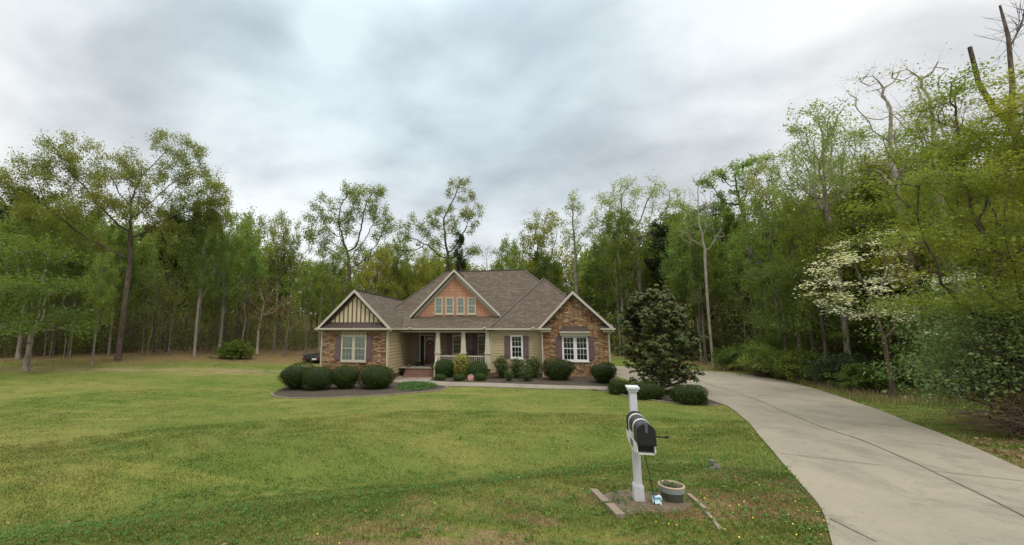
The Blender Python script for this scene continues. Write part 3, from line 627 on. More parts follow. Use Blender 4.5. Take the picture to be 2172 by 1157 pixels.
a = rect(960, 709, 980, 751.5, PBW); window(*a, PBW-.052, 1, 3, 2, None, .07, CREAM); shutter(a[0]-.42, a[0]-.01, a[2], a[3], PBW-.054); shutter(a[1]+.01, a[1]+.4, a[2], a[3], PBW-.054)
a = rect(1013, 709, 1034, 752, PBW); window(*a, PBW-.052, 1, 3, 2, None, .07, CREAM); shutter(a[0]-.42, a[0]-.01, a[2], a[3], PBW-.054)
# front door with sidelight and transom
dx0, dx1 = at_y(902.5, 740, PBW)[0], at_y(922.5, 740, PBW)[0]; dz1 = at_y(912, 714.5, PBW)[2]; sx0 = at_y(891.5, 740, PBW)[0]
m = MB(); y = PBW-.054
for p in ((sx0-.05, sx0+.05, .75, 3.45), (dx0-.09, dx0, .75, dz1+.08), (dx1, dx1+.09, .75, dz1+.08), (sx0+.05, dx1+.09, dz1+.08, dz1+.17)): m.box(p[0], p[1], y-.07, y, p[2], p[3])
m.box(dx0-.05, dx1+.05, y-.16, y, .75, .80); df = m.build('door_frame', CREAM, hs)
m = MB(); m.poly([(sx0+.05, y-.02, .80), (dx0-.09, y-.02, .80), (dx0-.09, y-.02, dz1+.08), (sx0+.05, y-.02, dz1+.08)]); m.build('sidelight', DARKIN, df)
m = MB(); m.box(dx0, dx1, y-.05, y-.005, .80, dz1+.08); dw = dx1-dx0; h = dz1+.08
for r_ in range(2):
    for c in range(2): x = dx0+.12+c*(dw-.2)/2; z = .95+r_*.42; m.box(x, x+(dw-.36)/2, y-.062, y-.05, z, z+.33)
door = m.build('door', DOORM, hs); m = MB(); m.box(dx0+.14, dx1-.14, y-.058, y-.051, h-.85, h-.17); m.build('door_glass', GLASS, door); m = MB(); m.box(dx0+.16, dx1-.16, y-.0505, y-.0502, h-.83, h-.19); m.build('door_lights', CURT, door) if False else None
m = MB(); m.lathe((dx1-.07, y-.09, 1.75), [(0, -.03), (.03, 0), (0, .03)], 10); m.build('door_handle', BLACK, door)
th = np.linspace(0, 2*math.pi, 25); wc = ((dx0+dx1)/2, y-.10, h-.62)
m = MB(); m.tube([(wc[0]+.21*math.cos(k), wc[1], wc[2]+.21*math.sin(k)) for k in th], [.07+.015*math.sin(k*7) for k in th], 7)
tag(m.build('wreath', REDW), 'dark red wreath hanging on the front door', 'wreath')

# ------------------------------------------------------------------ things round the house
def text_mesh(name, s, size, mat, parent, M, ext=.001):
    cu = bpy.data.curves.new(name, 'FONT'); cu.body = s; cu.size = size; cu.align_x = 'CENTER'; cu.align_y = 'CENTER'; cu.extrude = ext; cu.offset = size*.012
    o = bpy.data.objects.new(name+'_src', cu); C.objects.link(o); dg = bpy.context.evaluated_depsgraph_get(); me = bpy.data.meshes.new_from_object(o.evaluated_get(dg)); bpy.data.objects.remove(o)
    V = np.array([v.co[:] for v in me.vertices]) @ np.array(M[:3]) + np.array(M[3])
    off = np.array(parent['base']); me.vertices.foreach_set('co', (V-off).astype(np.float32).ravel()); me.update(); me.materials.clear(); me.materials.append(mat)
    o = bpy.data.objects.new(name, me); C.objects.link(o); o.parent = parent; return o
def leaf_cloud(P, Nrm, size, rs, aspect=.55, jit=.5):
    """one rhombic leaf per point, facing roughly along Nrm"""
    n = len(P); N = Nrm+jit*rs.normal(size=(n, 3)); N /= np.maximum(np.linalg.norm(N, axis=1), 1e-6)[:, None]
    U = np.cross(N, rs.normal(size=(n, 3))); U /= np.maximum(np.linalg.norm(U, axis=1), 1e-6)[:, None]; Vv = np.cross(N, U)
    s = (size*(.45+1.15*rs.rand(n)**1.5))[:, None]
    V = np.stack([P-U*s*.5, P+Vv*s*.5*aspect+N*s*.06, P+U*s*.5, P-Vv*s*.5*aspect+N*s*.06], 1).reshape(-1, 3)
    return V, np.arange(4*n).reshape(n, 4)
LF_BOX = leaf_mat('boxwood_leaf', [(.024, .040, .006), (.038, .058, .008), (.058, .084, .012), (.030, .048, .007)], .6, .15, .9, .1)
LF_BOX2 = leaf_mat('fresh_boxwood_leaf', [(.030, .066, .010), (.045, .095, .013), (.062, .125, .018)], .6, .2, .9, .12)
LF_GOLD = leaf_mat('golden_leaf', [(.22, .25, .045), (.30, .32, .07), (.36, .36, .11), (.14, .18, .03)], .5, .3, .9)
LF_NAND = leaf_mat('open_shrub_leaf', [(.028, .062, .016), (.05, .10, .022), (.075, .12, .03), (.10, .075, .03)], .5, .3, .9)
LF_MAG = leaf_mat('magnolia_leaf', [(.036, .056, .014), (.055, .082, .020), (.078, .110, .030), (.056, .080, .020), (.10, .125, .045), (.18, .095, .040)], .55, .05, .9, .2)
LF_HERB = leaf_mat('ground_cover_leaf', [(.03, .085, .010), (.05, .125, .016), (.08, .16, .025)], .5, .3, .8)
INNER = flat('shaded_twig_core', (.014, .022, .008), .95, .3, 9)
BARKG = bark_mat('grey_bark', (.15, .125, .10), (.30, .265, .22)); BARKD = bark_mat('dark_bark', (.07, .052, .040), (.16, .125, .095)); BARKP = bark_mat('pale_bark', (.22, .19, .15), (.40, .36, .29))
TWIG = flat('brown_twig', (.13, .09, .062), .9, .3, 8)

def shrub(name, label, l, t, r, b, shape, mat, leaf, n, group=None, core=True, depth=1.0, by=None, open_=0.0, cat='shrub', seed=1):
    """a shrub standing where its foot shows in the photo, w x h from its outline there"""
    rs = np.random.RandomState(seed); g = gpx((l+r)/2, by or b); Yc = g[1]; hw = .5*abs(at_y(r, (t+b)/2, Yc)[0]-at_y(l, (t+b)/2, Yc)[0]); top = at_y((l+r)/2, t, Yc)[2]-g[2]
    g[1] += hw*.35; root = thing(name, (float(g[0]), float(g[1]), float(g[2])), label, cat, group)
    d = rs.normal(size=(n, 3)); d /= np.linalg.norm(d, axis=1)[:, None]
    if shape == 'round': e, f = 2.5, .0
    elif shape == 'box': e, f = 4.5, .0
    elif shape == 'slant': e, f = 3.0, .45
    elif shape == 'cone': e, f = 3.2, .35           # narrower at the foot
    else: e, f = 2.2, .2
    k = 1/(np.abs(d)**e).sum(1)**(1/e); S = d*k[:, None]
    wob = 1+.075*np.sin(3*d[:, 0]+seed)*np.sin(2.6*d[:, 1]+seed*2)+.055*np.sin(5*d[:, 2]+seed*3+2*d[:, 0])
    if open_: wob *= 1-open_*rs.rand(n)**1.5+open_*.25*np.sin(4*d[:, 0]+seed)*np.sin(5*d[:, 2]+1.7*seed)
    P = S*wob[:, None]; tap = 1-f*np.clip(-P[:, 2]+.2, 0, 1.2)
    lean = .0
    if shape == 'lean': lean = .35
    Q = np.stack([P[:, 0]*hw*tap+lean*hw*P[:, 2], P[:, 1]*hw*depth*tap, (P[:, 2]*.49+.51)*top], 1); Nn = np.stack([d[:, 0], d[:, 1], d[:, 2]*.8+.25], 1)
    Q[:, 2] += .22*hw*(Q[:, 0]/hw)*(shape == 'slant')*(Q[:, 2]/top); Q[:, 2] = np.maximum(Q[:, 2], .03)
    V, F = leaf_cloud(Q+rs.normal(size=Q.shape)*leaf*.75*(1+2.5*(rs.rand(len(Q))<.06))[:, None], Nn, leaf, rs, .6, .55)
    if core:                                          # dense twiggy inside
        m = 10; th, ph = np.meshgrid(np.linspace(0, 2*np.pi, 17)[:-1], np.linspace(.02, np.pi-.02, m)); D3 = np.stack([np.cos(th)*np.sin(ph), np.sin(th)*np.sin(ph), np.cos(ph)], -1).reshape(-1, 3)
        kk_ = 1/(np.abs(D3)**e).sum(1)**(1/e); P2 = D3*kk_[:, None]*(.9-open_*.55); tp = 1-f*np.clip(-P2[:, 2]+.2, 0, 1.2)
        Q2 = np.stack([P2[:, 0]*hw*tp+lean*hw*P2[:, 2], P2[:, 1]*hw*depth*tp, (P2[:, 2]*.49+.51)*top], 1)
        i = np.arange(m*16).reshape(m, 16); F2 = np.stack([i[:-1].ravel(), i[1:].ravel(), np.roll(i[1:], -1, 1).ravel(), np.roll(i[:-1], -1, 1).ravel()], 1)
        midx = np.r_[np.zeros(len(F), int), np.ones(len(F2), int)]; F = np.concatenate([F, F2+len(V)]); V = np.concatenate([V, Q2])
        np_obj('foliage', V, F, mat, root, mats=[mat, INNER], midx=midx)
    else: np_obj('foliage', V, F, mat, root)
    mb = MB()
    for i in range(5):
        a = rs.rand()*6.28; mb.tube([(.05*math.cos(a), .05*math.sin(a), -.05), (.3*hw*math.cos(a), .3*hw*math.sin(a), top*.35), (.55*hw*math.cos(a), .55*hw*math.sin(a), top*.75)], [.025, .018, .008], 5)
    st_ = mb.build('stem', TWIG); st_.parent = root; return root
G1 = 'clipped round bushes before the left stone gable'
shrub('round_bush', 'outermost dark clipped bush at the left tip of the mulch bed', 591, 776, 652, 828, 'slant', LF_BOX, .055, 9000, G1, seed=1)
shrub('round_bush', 'second dark clipped bush along the left bed, between two others and left of the window', 640, 779, 697, 829, 'round', LF_BOX, .055, 9000, G1, seed=2)
shrub('round_bush', 'dark clipped bush standing right below the left gable window', 698, 780, 754, 826, 'cone', LF_BOX, .055, 9000, G1, seed=3)
shrub('round_bush', 'large dark globe bush at the corner of the left gable by the downspout', 761, 777, 827, 826, 'round', LF_BOX, .055, 10000, G1, seed=4)
shrub('round_bush', 'rounded green bush beside the brick porch steps', 917, 766, 961, 802, 'cone', LF_BOX2, .05, 8000, 'rounded bushes before the porch railing', seed=5)
shrub('golden_shrub', 'yellow green loose shrub in front of the middle porch column', 962, 753, 994, 803, 'cone', LF_GOLD, .075, 4200, None, open_=.3, seed=6)
shrub('round_bush', 'bright green dome bush behind the small octagonal sign', 990, 769, 1034, 805, 'round', LF_BOX2, .05, 8000, 'rounded bushes before the porch railing', seed=7)
G2 = 'little globe shrubs in the front mulch'
shrub('globe_shrub', 'little globe shrub nearest the brick steps', 921, 795, 943, 808.5, 'round', LF_BOX2, .045, 2600, G2, seed=8)
shrub('globe_shrub', 'little globe shrub at the foot of the yellow green shrub', 961, 795, 985, 809, 'round', LF_BOX2, .045, 2600, G2, seed=9)
shrub('globe_shrub', 'little globe shrub just right of the octagonal sign', 1006, 793, 1030, 809, 'round', LF_BOX2, .045, 2600, G2, seed=10)
G3 = 'leggy shrubs under the tan siding window'
shrub('leggy_shrub', 'tall leggy shrub beside the porch corner board, left of the siding window', 1050, 759, 1078, 804, 'cone', LF_NAND, .10, 2600, G3, core=False, open_=.6, seed=11)
shrub('leggy_shrub', 'tall leggy shrub right under the siding window', 1083, 762, 1111, 804, 'cone', LF_NAND, .10, 2500, G3, core=False, open_=.6, seed=12)
shrub('leggy_shrub', 'widest leggy shrub, right of the siding window beside the stone wall', 1114, 759, 1147, 804, 'cone', LF_NAND, .10, 3000, G3, core=False, open_=.6, seed=13)
shrub('leggy_shrub', 'shortest narrow sprig shrub in front between two taller leggy ones', 1071, 787, 1088, 810, 'cone', LF_NAND, .08, 900, G3, core=False, open_=.6, seed=14)
shrub('leggy_shrub', 'knee high leggy shrub in front of the widest one', 1103, 779, 1130, 810, 'cone', LF_NAND, .09, 1500, G3, core=False, open_=.6, seed=15)
shrub('flat_topped_bush', 'dark flat topped bush left of the right stone gable window', 1152, 765, 1218, 809, 'cone', LF_BOX, .055, 9000, None, depth=.6, seed=16)
shrub('corner_bush', 'dark sheared bush at the right corner of the stone gable', 1256, 772, 1308, 814, 'slant', LF_BOX, .055, 8000, None, seed=17)
G4 = 'low boxwoods around the magnolia'
shrub('low_boxwood', 'low clipped boxwood left of the mailbox post top', 1295, 811, 1334, 837, 'box', LF_BOX, .05, 5000, G4, seed=18)
shrub('low_boxwood', 'low clipped boxwood under the left side of the magnolia', 1346, 814, 1406, 848, 'box', LF_BOX, .05, 7000, G4, seed=19)
shrub('low_boxwood', 'low clipped boxwood by the driveway right of the magnolia', 1433, 822, 1499, 858, 'box', LF_BOX, .05, 8000, G4, seed=20)
# ground cover at the end of the left bed
rs = np.random.RandomState(3)
gp = PXY([(838, 828), (852, 813), (880, 811), (910, 815), (932, 822), (915, 826), (880, 831)]); lo, hi = gp.min(0), gp.max(0); Q = lo+(hi-lo)*rs.rand(7000, 2); Q = Q[inside(Q, gp)]
cz = np.exp(-(((Q-gp.mean(0))/np.array([1.6, 1.3]))**2).sum(1)); zz_ = gz(Q[:, 0], Q[:, 1])+.03+.26*cz*rs.rand(len(Q))**2+.05*rs.rand(len(Q)); V, F = leaf_cloud(np.c_[Q, zz_], np.tile([0, -.2, 1.], (len(Q), 1)), .075, rs, .6, .6)
tag(np_obj('ground_cover', V, F, LF_HERB), 'bright green low ground cover at the tip of the left bed', 'ground cover', kind='stuff')

# mailbox
mp = gpx(1355, 1063); mbx = thing('mailbox', tuple(map(float, mp)), 'black rounded mailbox with two white bands on a weathered white post', 'mailbox')
ax = np.array([-.012, -.997, -.075]); sx = np.array([.9999, -.012, 0.]); up = np.array([0, 0, 1.])
TOP = at_y(1340, 819, mp[1])[2]
def obox(m, c, a0, a1, s0, s1, z0, z1):      # box in the mailbox's own axes: a along the box, s across, z up
    P = lambda a, s, z: c+ax*a+sx*s+up*z
    m.extrude([P(a0, s0, z0), P(a1, s0, z0), P(a1, s1, z0), P(a0, s1, z0)], up*(z1-z0))
base = np.array([mp[0], mp[1], 0.])
m = MB(); h = .051; lean = np.array([-.03, -.02, 0])*0
obox(m, base, -h, h, -h, h, mp[2]-.1, TOP-.03); m.build('post', POSTW, mbx)
m = MB(); obox(m, base, -.070, .070, -.070, .070, mp[2]-.05, mp[2]+.23); obox(m, base, -.060, .060, -.060, .060, mp[2]+.23, mp[2]+.255); m.build('post_skirt', POSTW, mbx)
m = MB(); obox(m, base, -.089, .089, -.089, .089, TOP-.035, TOP-.005); obox(m, base, -.07, .07, -.07, .07, TOP-.075, TOP-.035); m.build('post_cap', POSTW, mbx)
BW, BH = .235, .275
A0_, A1_ = .07, .72
zb = at_y(1374, 945, (base+ax*A1_)[1])[2]-ax[2]*A1_                       # underside of the box
def arch(a, k=1.0, n=14, hw=BW/2, hh=BH, dz=0.0):
    pts = [(-hw*k, 0)]; sh = hh-hw
    for i in range(n+1): t_ = math.pi*(1-i/n); pts.append((hw*k*math.cos(t_), sh+hw*k*math.sin(t_)))
    pts.append((hw*k, 0)); return [base+ax*a+sx*p+up*(zb+dz+q) for p, q in pts]
m = MB(); r0_, r1_ = arch(A0_+.01), arch(A1_-.015); n = len(r0_)
for i in range(n): j = (i+1) % n; m.poly([r0_[i], r0_[j], r1_[j], r1_[i]], smooth=0 < i < n-2)
m.poly(r0_); box_ = m.build('box', flat('worn_black_paint', (.030, .028, .030), .45, .3, 9, grime=.35), mbx)
m = MB(); m.extrude(arch(A0_-.005, 1.045, 14, BW/2, BH+.008, -.004), ax*.025); m.build('back_rim', BLACK, mbx)
m = MB(); m.extrude(arch(A1_-.012, 1.05, 14, BW/2, BH+.008, -.006), ax*.022); m.extrude(arch(A1_+.01, .9, 14, BW/2, BH-.022, .012), ax*.006); door_m = m.build('box_door', BLACK, mbx)
m = MB(); c = base+ax*(A1_+.018)+up*(zb+BH-.045); obox(m, c, 0, .012, -.018, .018, -.06, .035); obox(m, c, -.02, .014, -.022, .022, .035, .075); m.build('latch', flat('worn_latch', (.10, .11, .12), .4, .3, 9), door_m)
for a in (.19, .46):
    m = MB(); o_, i_ = arch(a, 1.03, 14, BW/2, BH+.004), arch(a, .99, 14, BW/2, BH-.002)
    o2, i2 = ([p+ax*.028 for p in q] for q in (o_, i_))
    for i in range(len(o_)-1):
        m.poly([o_[i], o_[i+1], o2[i+1], o2[i]], smooth=True); m.poly([o_[i+1], o_[i], i_[i], i_[i+1]]); m.poly([o2[i], o2[i+1], i2[i+1], i2[i]])
    m.build('white_band', WHITE, box_)
m = MB(); c = base+up*zb; obox(m, c, .22, .46, -BW/2-.008, -BW/2-.001, .045, .062); obox(m, c, .22, .46, -BW/2-.008, -BW/2-.001, .015, .030); m.build('side_trim', WHITE, box_)
# bracket with the newspaper slot under the box
m = MB(); c = base+up*zb
P = lambda a, s, z: c+ax*a+sx*s+up*z
sw = .119
for s in (-sw-.006, sw-.012):
    m.extrude([P(A0_-.05, s, -.005), P(A1_-.02, s, -.005), P(A1_-.02, s, -.11), P(A1_-.06, s, -.135), P(.46, s, -.165), P(.28, s, -.165), P(.14, s, -.13), P(A0_-.05, s, -.10)], sx*.012)
obox(m, c, .10, A1_-.03, -sw+.012, sw-.012, -.135, -.122); obox(m, c, .10, .112, -sw+.012, sw-.012, -.121, -.004)
brk = m.build('bracket', WHITE, mbx)
m = MB(); obox(m, c, .12, A1_-.10, -sw+.013, sw-.013, -.120, -.006); m.build('slot_shadow_board', flat('slot_shade_colour', (.03, .025, .02), .9, .3, 8), brk)  # dark block fills the slot in place of the shade in its hollow
cp = c+ax*.37-sx*(sw+.0085)-up*.085
text_mesh('house_number', '103', .14, BLACK, mbx, [ax, up, -sx, cp])
m = MB(); q = c+ax*(A1_-.28)+sx*(BW/2)+up*.035; m.bar(q, q+sx*.19+ax*.02, .012, .02); m.bar(q+sx*.19+ax*.02, q+sx*.235+ax*.03+up*.012, .014, .03); m.build('flag_arm', BLACK, mbx)
# rod and the scrap at its foot
a_, b_ = c+ax*.52+up*-.136, gpx(1390, 1073)+np.array([0, 0, -.02]); m = MB(); m.tube([a_, (a_+b_)/2+np.array([.01, .01, 0]), b_], .006, 6)
tag(m.build('rod', BLACK), 'thin black rod leaning from the mailbox bracket down to the ground', 'rod')
s0 = gpx(1394, 1073); m = MB(); rs = np.random.RandomState(4)
U_, V_ = sx*.20, np.array([.02, .05, .13]); G = {}
for i in range(9):
    for j in range(7):
        u, v = i/8-.5, j/6; w_ = 1-.35*(abs(u)*2)**3*(1 if v > .5 else 1); G[i, j] = s0+U_*u*w_+V_*v*(1-.35*(u+.5)*.6)+np.array([0, -.025*math.sin(v*9+u*3), .012*math.sin(u*11)+.012])
for i in range(8):
    for j in range(6): m.poly([G[i, j], G[i+1, j], G[i+1, j+1], G[i, j+1]], smooth=True); m.poly([G[i, j]+[0, .004, 0], G[i, j+1]+[0, .004, 0], G[i+1, j+1]+[0, .004, 0], G[i+1, j]+[0, .004, 0]], smooth=True)
tag(m.build('fabric_scrap', FACE), 'pale blue crumpled scrap on the mulch at the foot of the thin rod', 'litter')
# pot
pp = gpx(1434, 1071); pp[1] += .17; pp[2] = float(gz(pp[0], pp[1])); pot = thing('flower_pot', tuple(map(float, pp)), 'green glazed flower pot with pale bands and a clay rim beside the mailbox', 'flower pot')
R_ = .178; zt = at_y(1427, 1026, pp[1])[2]-pp[2]; m = MB(); cc = (pp[0], pp[1], pp[2]-.01)
prof = [(0, 0), (R_*.72, 0), (R_*.76, .02), (R_*.86, zt*.35), (R_*.94, zt*.62), (R_*.97, zt*.86)]; m.lathe(cc, prof, 40); m.build('pot_body', POTM, pot)
m = MB(); m.lathe(cc, [(R_*.97, zt*.86), (R_*1.03, zt*.90), (R_*1.04, zt*.96), (R_*1.0, zt), (R_*.93, zt), (R_*.90, zt*.95), (R_*.86, zt*.6)], 40); m.build('pot_rim', POTR, pot)
for k in (.62, .70, .78):
    m = MB(); r_ = R_*(.94+.03*(k-.62)/.24); m.lathe(cc, [(r_, zt*k-.004), (r_+.010, zt*k+.002), (r_+.010, zt*k+.014), (r_, zt*k+.020)], 40); m.build('pale_band', POTB, pot)
m = MB(); m.lathe(cc, [(R_*.9, zt*.76), (R_*.5, zt*.80), (0, zt*.78)], 24); sl = m.build('soil', SOIL, pot)
rs = np.random.RandomState(8); P_ = np.c_[rs.normal(size=(160, 2))*.07, rs.rand(160)*.07]+np.array(cc)+[-.03, .02, zt*.79]; V, F = leaf_cloud(P_, np.tile([0, 0, 1.], (160, 1)), .035, rs); sp = np_obj('foliage', V-np.array(pot['base']), F, LF_HERB, pot)
# mulch patch and its edging pieces
MP = PXY([(1272, 1054), (1330, 1040), (1400, 1048), (1452, 1058), (1462, 1080), (1420, 1090), (1370, 1088), (1322, 1094), (1296, 1072)])
tag(sheet(smooth_loop(MP, 4), .012, flat('thin_bark_mulch', (.17, .125, .085), .95, .5, 14, grime=.5), 'mailbox_mulch', .25), kind='structure')
def block(a, b, w, h, label, sink=.02):
    a, b = gpx(*a), gpx(*b); m = MB(); P = np.linspace(a, b, 5); rs = np.random.RandomState(int(w*1000))
    for p, q in zip(P, P[1:]): m.bar(p+[0, 0, h/2-sink+.006*rs.rand()], q+[0, 0, h/2-sink+.006*rs.rand()], w, h)
    return tag(m.build('edging_block', EDGE), label, 'edging block')
block((1259, 1044), (1285, 1071), .11, .07, 'pale edging block at the far left of the mailbox mulch')
block((1294, 1078), (1317, 1102), .12, .08, 'pale edging block at the near left of the mailbox mulch')
block((1461, 1053), (1496, 1084), .06, .06, 'thin pale edging strip running off right of the flower pot')
block((1500, 1090), (1530, 1128), .055, .045, 'thin half sunken edging strip nearest the driveway right of the pot')
# culvert end in the ditch
cv = gpx(1510, 995); m = MB()
for i, (dx, dy, dz, r) in enumerate(((0, 0, -.02, .07), (.10, .05, .02, .08), (-.10, .02, -.03, .05), (.05, .10, .10, .06), (.13, .0, -.04, .06))):
    ph = np.linspace(0, math.pi, 7); m.lathe((cv[0]+dx, cv[1]+dy, cv[2]+dz), [(max(r*math.sin(k), 0)*(1+.15*math.sin(5*k+i)), -r*math.cos(k)*.8) for k in ph], 9)
tag(m.build('rock_pile', flat('grey_stone', (.14, .13, .115), .9, .5, 9, grime=.4)), 'small pile of grey stones half hidden in the grass beside the driveway', 'rocks')
# security sign
sg = gpx(999, 808); sgt = thing('yard_sign', tuple(map(float, sg)), 'small faded red octagonal yard sign with white letters in the mulch', 'sign')
zc = at_y(999, 801.5, sg[1])[2]; r_ = .235
m = MB(); m.extrude([(sg[0]+r_*math.cos(math.radians(22.5+45*i)), sg[1]-.012, zc+r_*math.sin(math.radians(22.5+45*i))) for i in range(8)], (0, .01, 0)); pl = m.build('sign_plate', PINK, sgt)
text_mesh('sign_lettering', 'CPI', .20, SIGNW, sgt, [np.array([1., 0, 0]), np.array([0, 0, 1.]), np.array([0, -1., 0]), np.array([sg[0], sg[1]-.0145, zc])])
m = MB()
for i in range(8):
    a, b = (np.array([sg[0]+(r_-.014)*math.cos(math.radians(22.5+45*k)), sg[1]-.0155, zc+(r_-.014)*math.sin(math.radians(22.5+45*k))]) for k in (i, i+1)); m.bar(a, b, .005, .018, (0, 1, 0)) if False else m.bar(a, b, .018, .004, (0, -1, 0))
m.build('sign_border', SIGNW, pl); m = MB(); m.tube([(sg[0], sg[1], sg[2]-.1), (sg[0], sg[1], zc)], .011, 6); m.build('sign_stake', BLACK, sgt)
# planter beside the steps
def small_planter(px, py, label, r=.17, h=.3, mat=None, plants=LF_NAND, on=None, hgt=.2, seed=1, n=200):
    g = gpx(px, py) if on is None else np.array([at_y(px, py, on[1])[0], on[1], on[0]]); t_ = thing('planter', tuple(map(float, g)), label, 'planter'); m = MB(); m.lathe(g, [(0, 0), (r*.75, 0), (r, h), (r*.92, h), (r*.9, h*.85), (0, h*.85)], 20); m.build('pot_body', mat or BLACK, t_)
    rs = np.random.RandomState(seed); P_ = np.c_[rs.normal(size=(n, 2))*r*.6, h+rs.rand(n)*hgt]+g; V, F = leaf_cloud(P_, np.tile([0, 0, 1.], (n, 1)), .08, rs); np_obj('foliage', V-np.array(t_['base']), F, plants, t_); return t_
small_planter(860, 800, 'dark planter on the walk left of the brick steps', .2, .32)
small_planter(867, 774, 'brown pot of foliage on the porch edge beside the siding', .16, .28, SOFFIT, LF_NAND, (.75, 31.75), .25, 2)
small_planter(897, 771, 'dark pot between the sidelight and the porch plant', .15, .25, BLACK, LF_BOX, (.75, 33.4), .3, 5)
# tall blue-green potted plant on the porch
g = np.array([at_y(886, 770, 32.9)[0], 32.9, .75]); t_ = thing('porch_plant', tuple(map(float, g)), 'tall blue green spiky plant in a pot left of the front door', 'plant')
m = MB(); m.lathe(g, [(0, 0), (.16, 0), (.2, .3), (.18, .3), (0, .27)], 20); m.build('pot_body', BLACK, t_); m = MB(); rs = np.random.RandomState(9)
for i in range(26):
    a = rs.rand()*6.28; k = .05+.22*rs.rand(); hh = .6+.7*rs.rand(); p = g+np.array([0, 0, .27]); e = p+[k*math.cos(a), k*math.sin(a), hh]; s = np.array([-math.sin(a), math.cos(a), 0])*.028
    mid_ = (p+e)/2-[.05*math.cos(a), .05*math.sin(a), -.05]; m.poly([p-s, p+s, mid_+s*1.1, mid_-s*1.1]); m.poly([mid_-s*1.1, mid_+s*1.1, e])
m.build('foliage', TEAL, t_)
# porch furniture behind the railing
def rocker(x, y, label, mat):
    t_ = thing('rocking_chair', (x, y, .75), label, 'chair', 'chairs behind the porch railing')
    for nm, bx in (('seat', [(-.28, .28, -.25, .25, .40, .44)]), ('arm', [(-.32, -.26, -.28, .25, .62, .66), (.26, .32, -.28, .25, .62, .66)])):
        m = MB(); [m.box(x+b[0], x+b[1], y+b[2], y+b[3], .75+b[4], .75+b[5]) for b in bx]; m.build(nm, mat, t_)
    m = MB()
    for i in range(6): u = -.25+.1*i; m.bar((x+u, y+.24, 1.19), (x+u, y+.42, 1.98), .05, .02, (0, 1, 0))
    m.bar((x-.28, y+.42, 1.98), (x+.28, y+.42, 1.98), .04, .08); m.build('backrest', mat, t_)
    for sx_ in (-.27, .27):
        m = MB(); m.bar((x+sx_, y-.24, .80), (x+sx_, y-.24, 1.38), .04, .04, (0, 1, 0)); m.bar((x+sx_, y+.24, .80), (x+sx_, y+.26, 1.4), .04, .04, (0, 1, 0)); m.build('leg', mat, t_)
        m = MB(); m.tube([(x+sx_, y-.42+.1*k, .775+.06*((k-4)/4)**2) for k in range(10)], .022, 6); m.build('runner', mat, t_)
WOODP = flat('weathered_pale_wood', (.30, .25, .19), .8, .3, 6)
rocker(at_y(996, 760, 33)[0], 33.0, 'dark rocking chair behind the railing next to the middle porch column', flat('dark_stained_wood', (.06, .04, .03), .6))
rocker(at_y(1023, 760, 33)[0], 33.0, 'pale weathered rocking chair behind the railing next to the right porch column', WOODP)
x, y = at_y(1009, 760, 32.8)[0], 32.8; t_ = thing('side_table', (x, y, .75), 'small dark side table between the two porch chairs', 'table')
m = MB(); m.box(x-.22, x+.22, y-.22, y+.22, 1.24, 1.28); m.build('table_top', BLACK, t_)
for a in (-.18, .18):
    for b in (-.18, .18): m = MB(); m.box(x+a-.02, x+a+.02, y+b-.02, y+b+.02, .75, 1.24); m.build('leg', BLACK, t_)
m = MB(); m.lathe((x, y, 1.28), [(0, 0), (.05, 0), (.09, .10), (.08, .10), (0, .02)], 16); m.lathe((x, y, 1.38), [(0, .0), (.14, .02), (.15, .05), (0, .05)], 16); tag(m.build('bowl', WHITE), 'white bowl on the small porch side table', 'bowl')
x, y = at_y(938, 745, 32.4)[0], 32.4; t_ = thing('plant_stand', (x, y, .75), 'thin stand with a pale dish behind the left porch column', 'stand')
m = MB(); m.tube([(x, y, .75), (x, y, 1.98)], .025, 8); m.lathe((x, y, .75), [(0, 0), (.16, 0), (.16, .03), (0, .05)], 16); m.build('pole', BLACK, t_); m = MB(); m.lathe((x, y, 1.98), [(0, 0), (.10, .01), (.17, .06), (.16, .065), (0, .03)], 16); m.build('dish', WHITE, t_)
# trailer behind the left corner of the house
tg = gpx(656, 771); tl = thing('utility_trailer', tuple(map(float, tg)), 'black open utility trailer with a mesh gate behind the left corner of the house', 'trailer')
def tb(m, a): m.box(tg[0]+a[0], tg[0]+a[1], tg[1]+a[2], tg[1]+a[3], tg[2]+a[4], tg[2]+a[5])
m = MB(); tb(m, (-.75, 1.2, 0, 3.4, .42, .52)); [tb(m, b) for b in ((-.75, 1.2, -.03, .0, .30, .56), (-.78, -.72, 0, 3.4, .52, .86), (1.17, 1.23, 0, 3.4, .52, .86))]; m.build('deck', BLACK, tl)
m = MB()
for i in range(9): u = -.72+i*1.9/8; tb(m, (u-.028, u+.028, -.02, .01, .56, 1.32))
for z in (.56, .82, 1.08, 1.32): tb(m, (-.74, 1.2, -.025, .0, z-.03, z+.03))
m.build('mesh_gate', flat('dull_dark_steel', (.11, .095, .075), .6), tl)
for xx in (-1.0, 1.28):
    m = MB(); ctr = np.array([tg[0]+xx, tg[1]+1.5, tg[2]+.30]); th = np.linspace(0, 2*math.pi, 21)
    m.tube([ctr+[-.09, 0, 0], ctr+[.09, 0, 0]], .30, 20); wh = m.build('wheel', BLACKR, tl); m = MB(); m.tube([ctr+[-.095, 0, 0], ctr+[.095, 0, 0]], .16, 16); m.build('rim', WHITE, wh)
    m = MB(); tb(m, (xx-.14, xx+.14, 1.05, 1.95, .64, .68)); tb(m, (xx-.14, xx+.14, 1.03, 1.06, .38, .68)); m.build('fender', BLACK, tl)
m = MB(); tb(m, (.30, .80, -.045, -.031, .36, .50)); m.build('licence_plate', WHITE, tl)
for xx in (-.62, 1.02): m = MB(); tb(m, (xx, xx+.12, -.045, -.031, .40, .50)); m.build('tail_light', flat('red_lens', (.35, .02, .02), .3), tl)
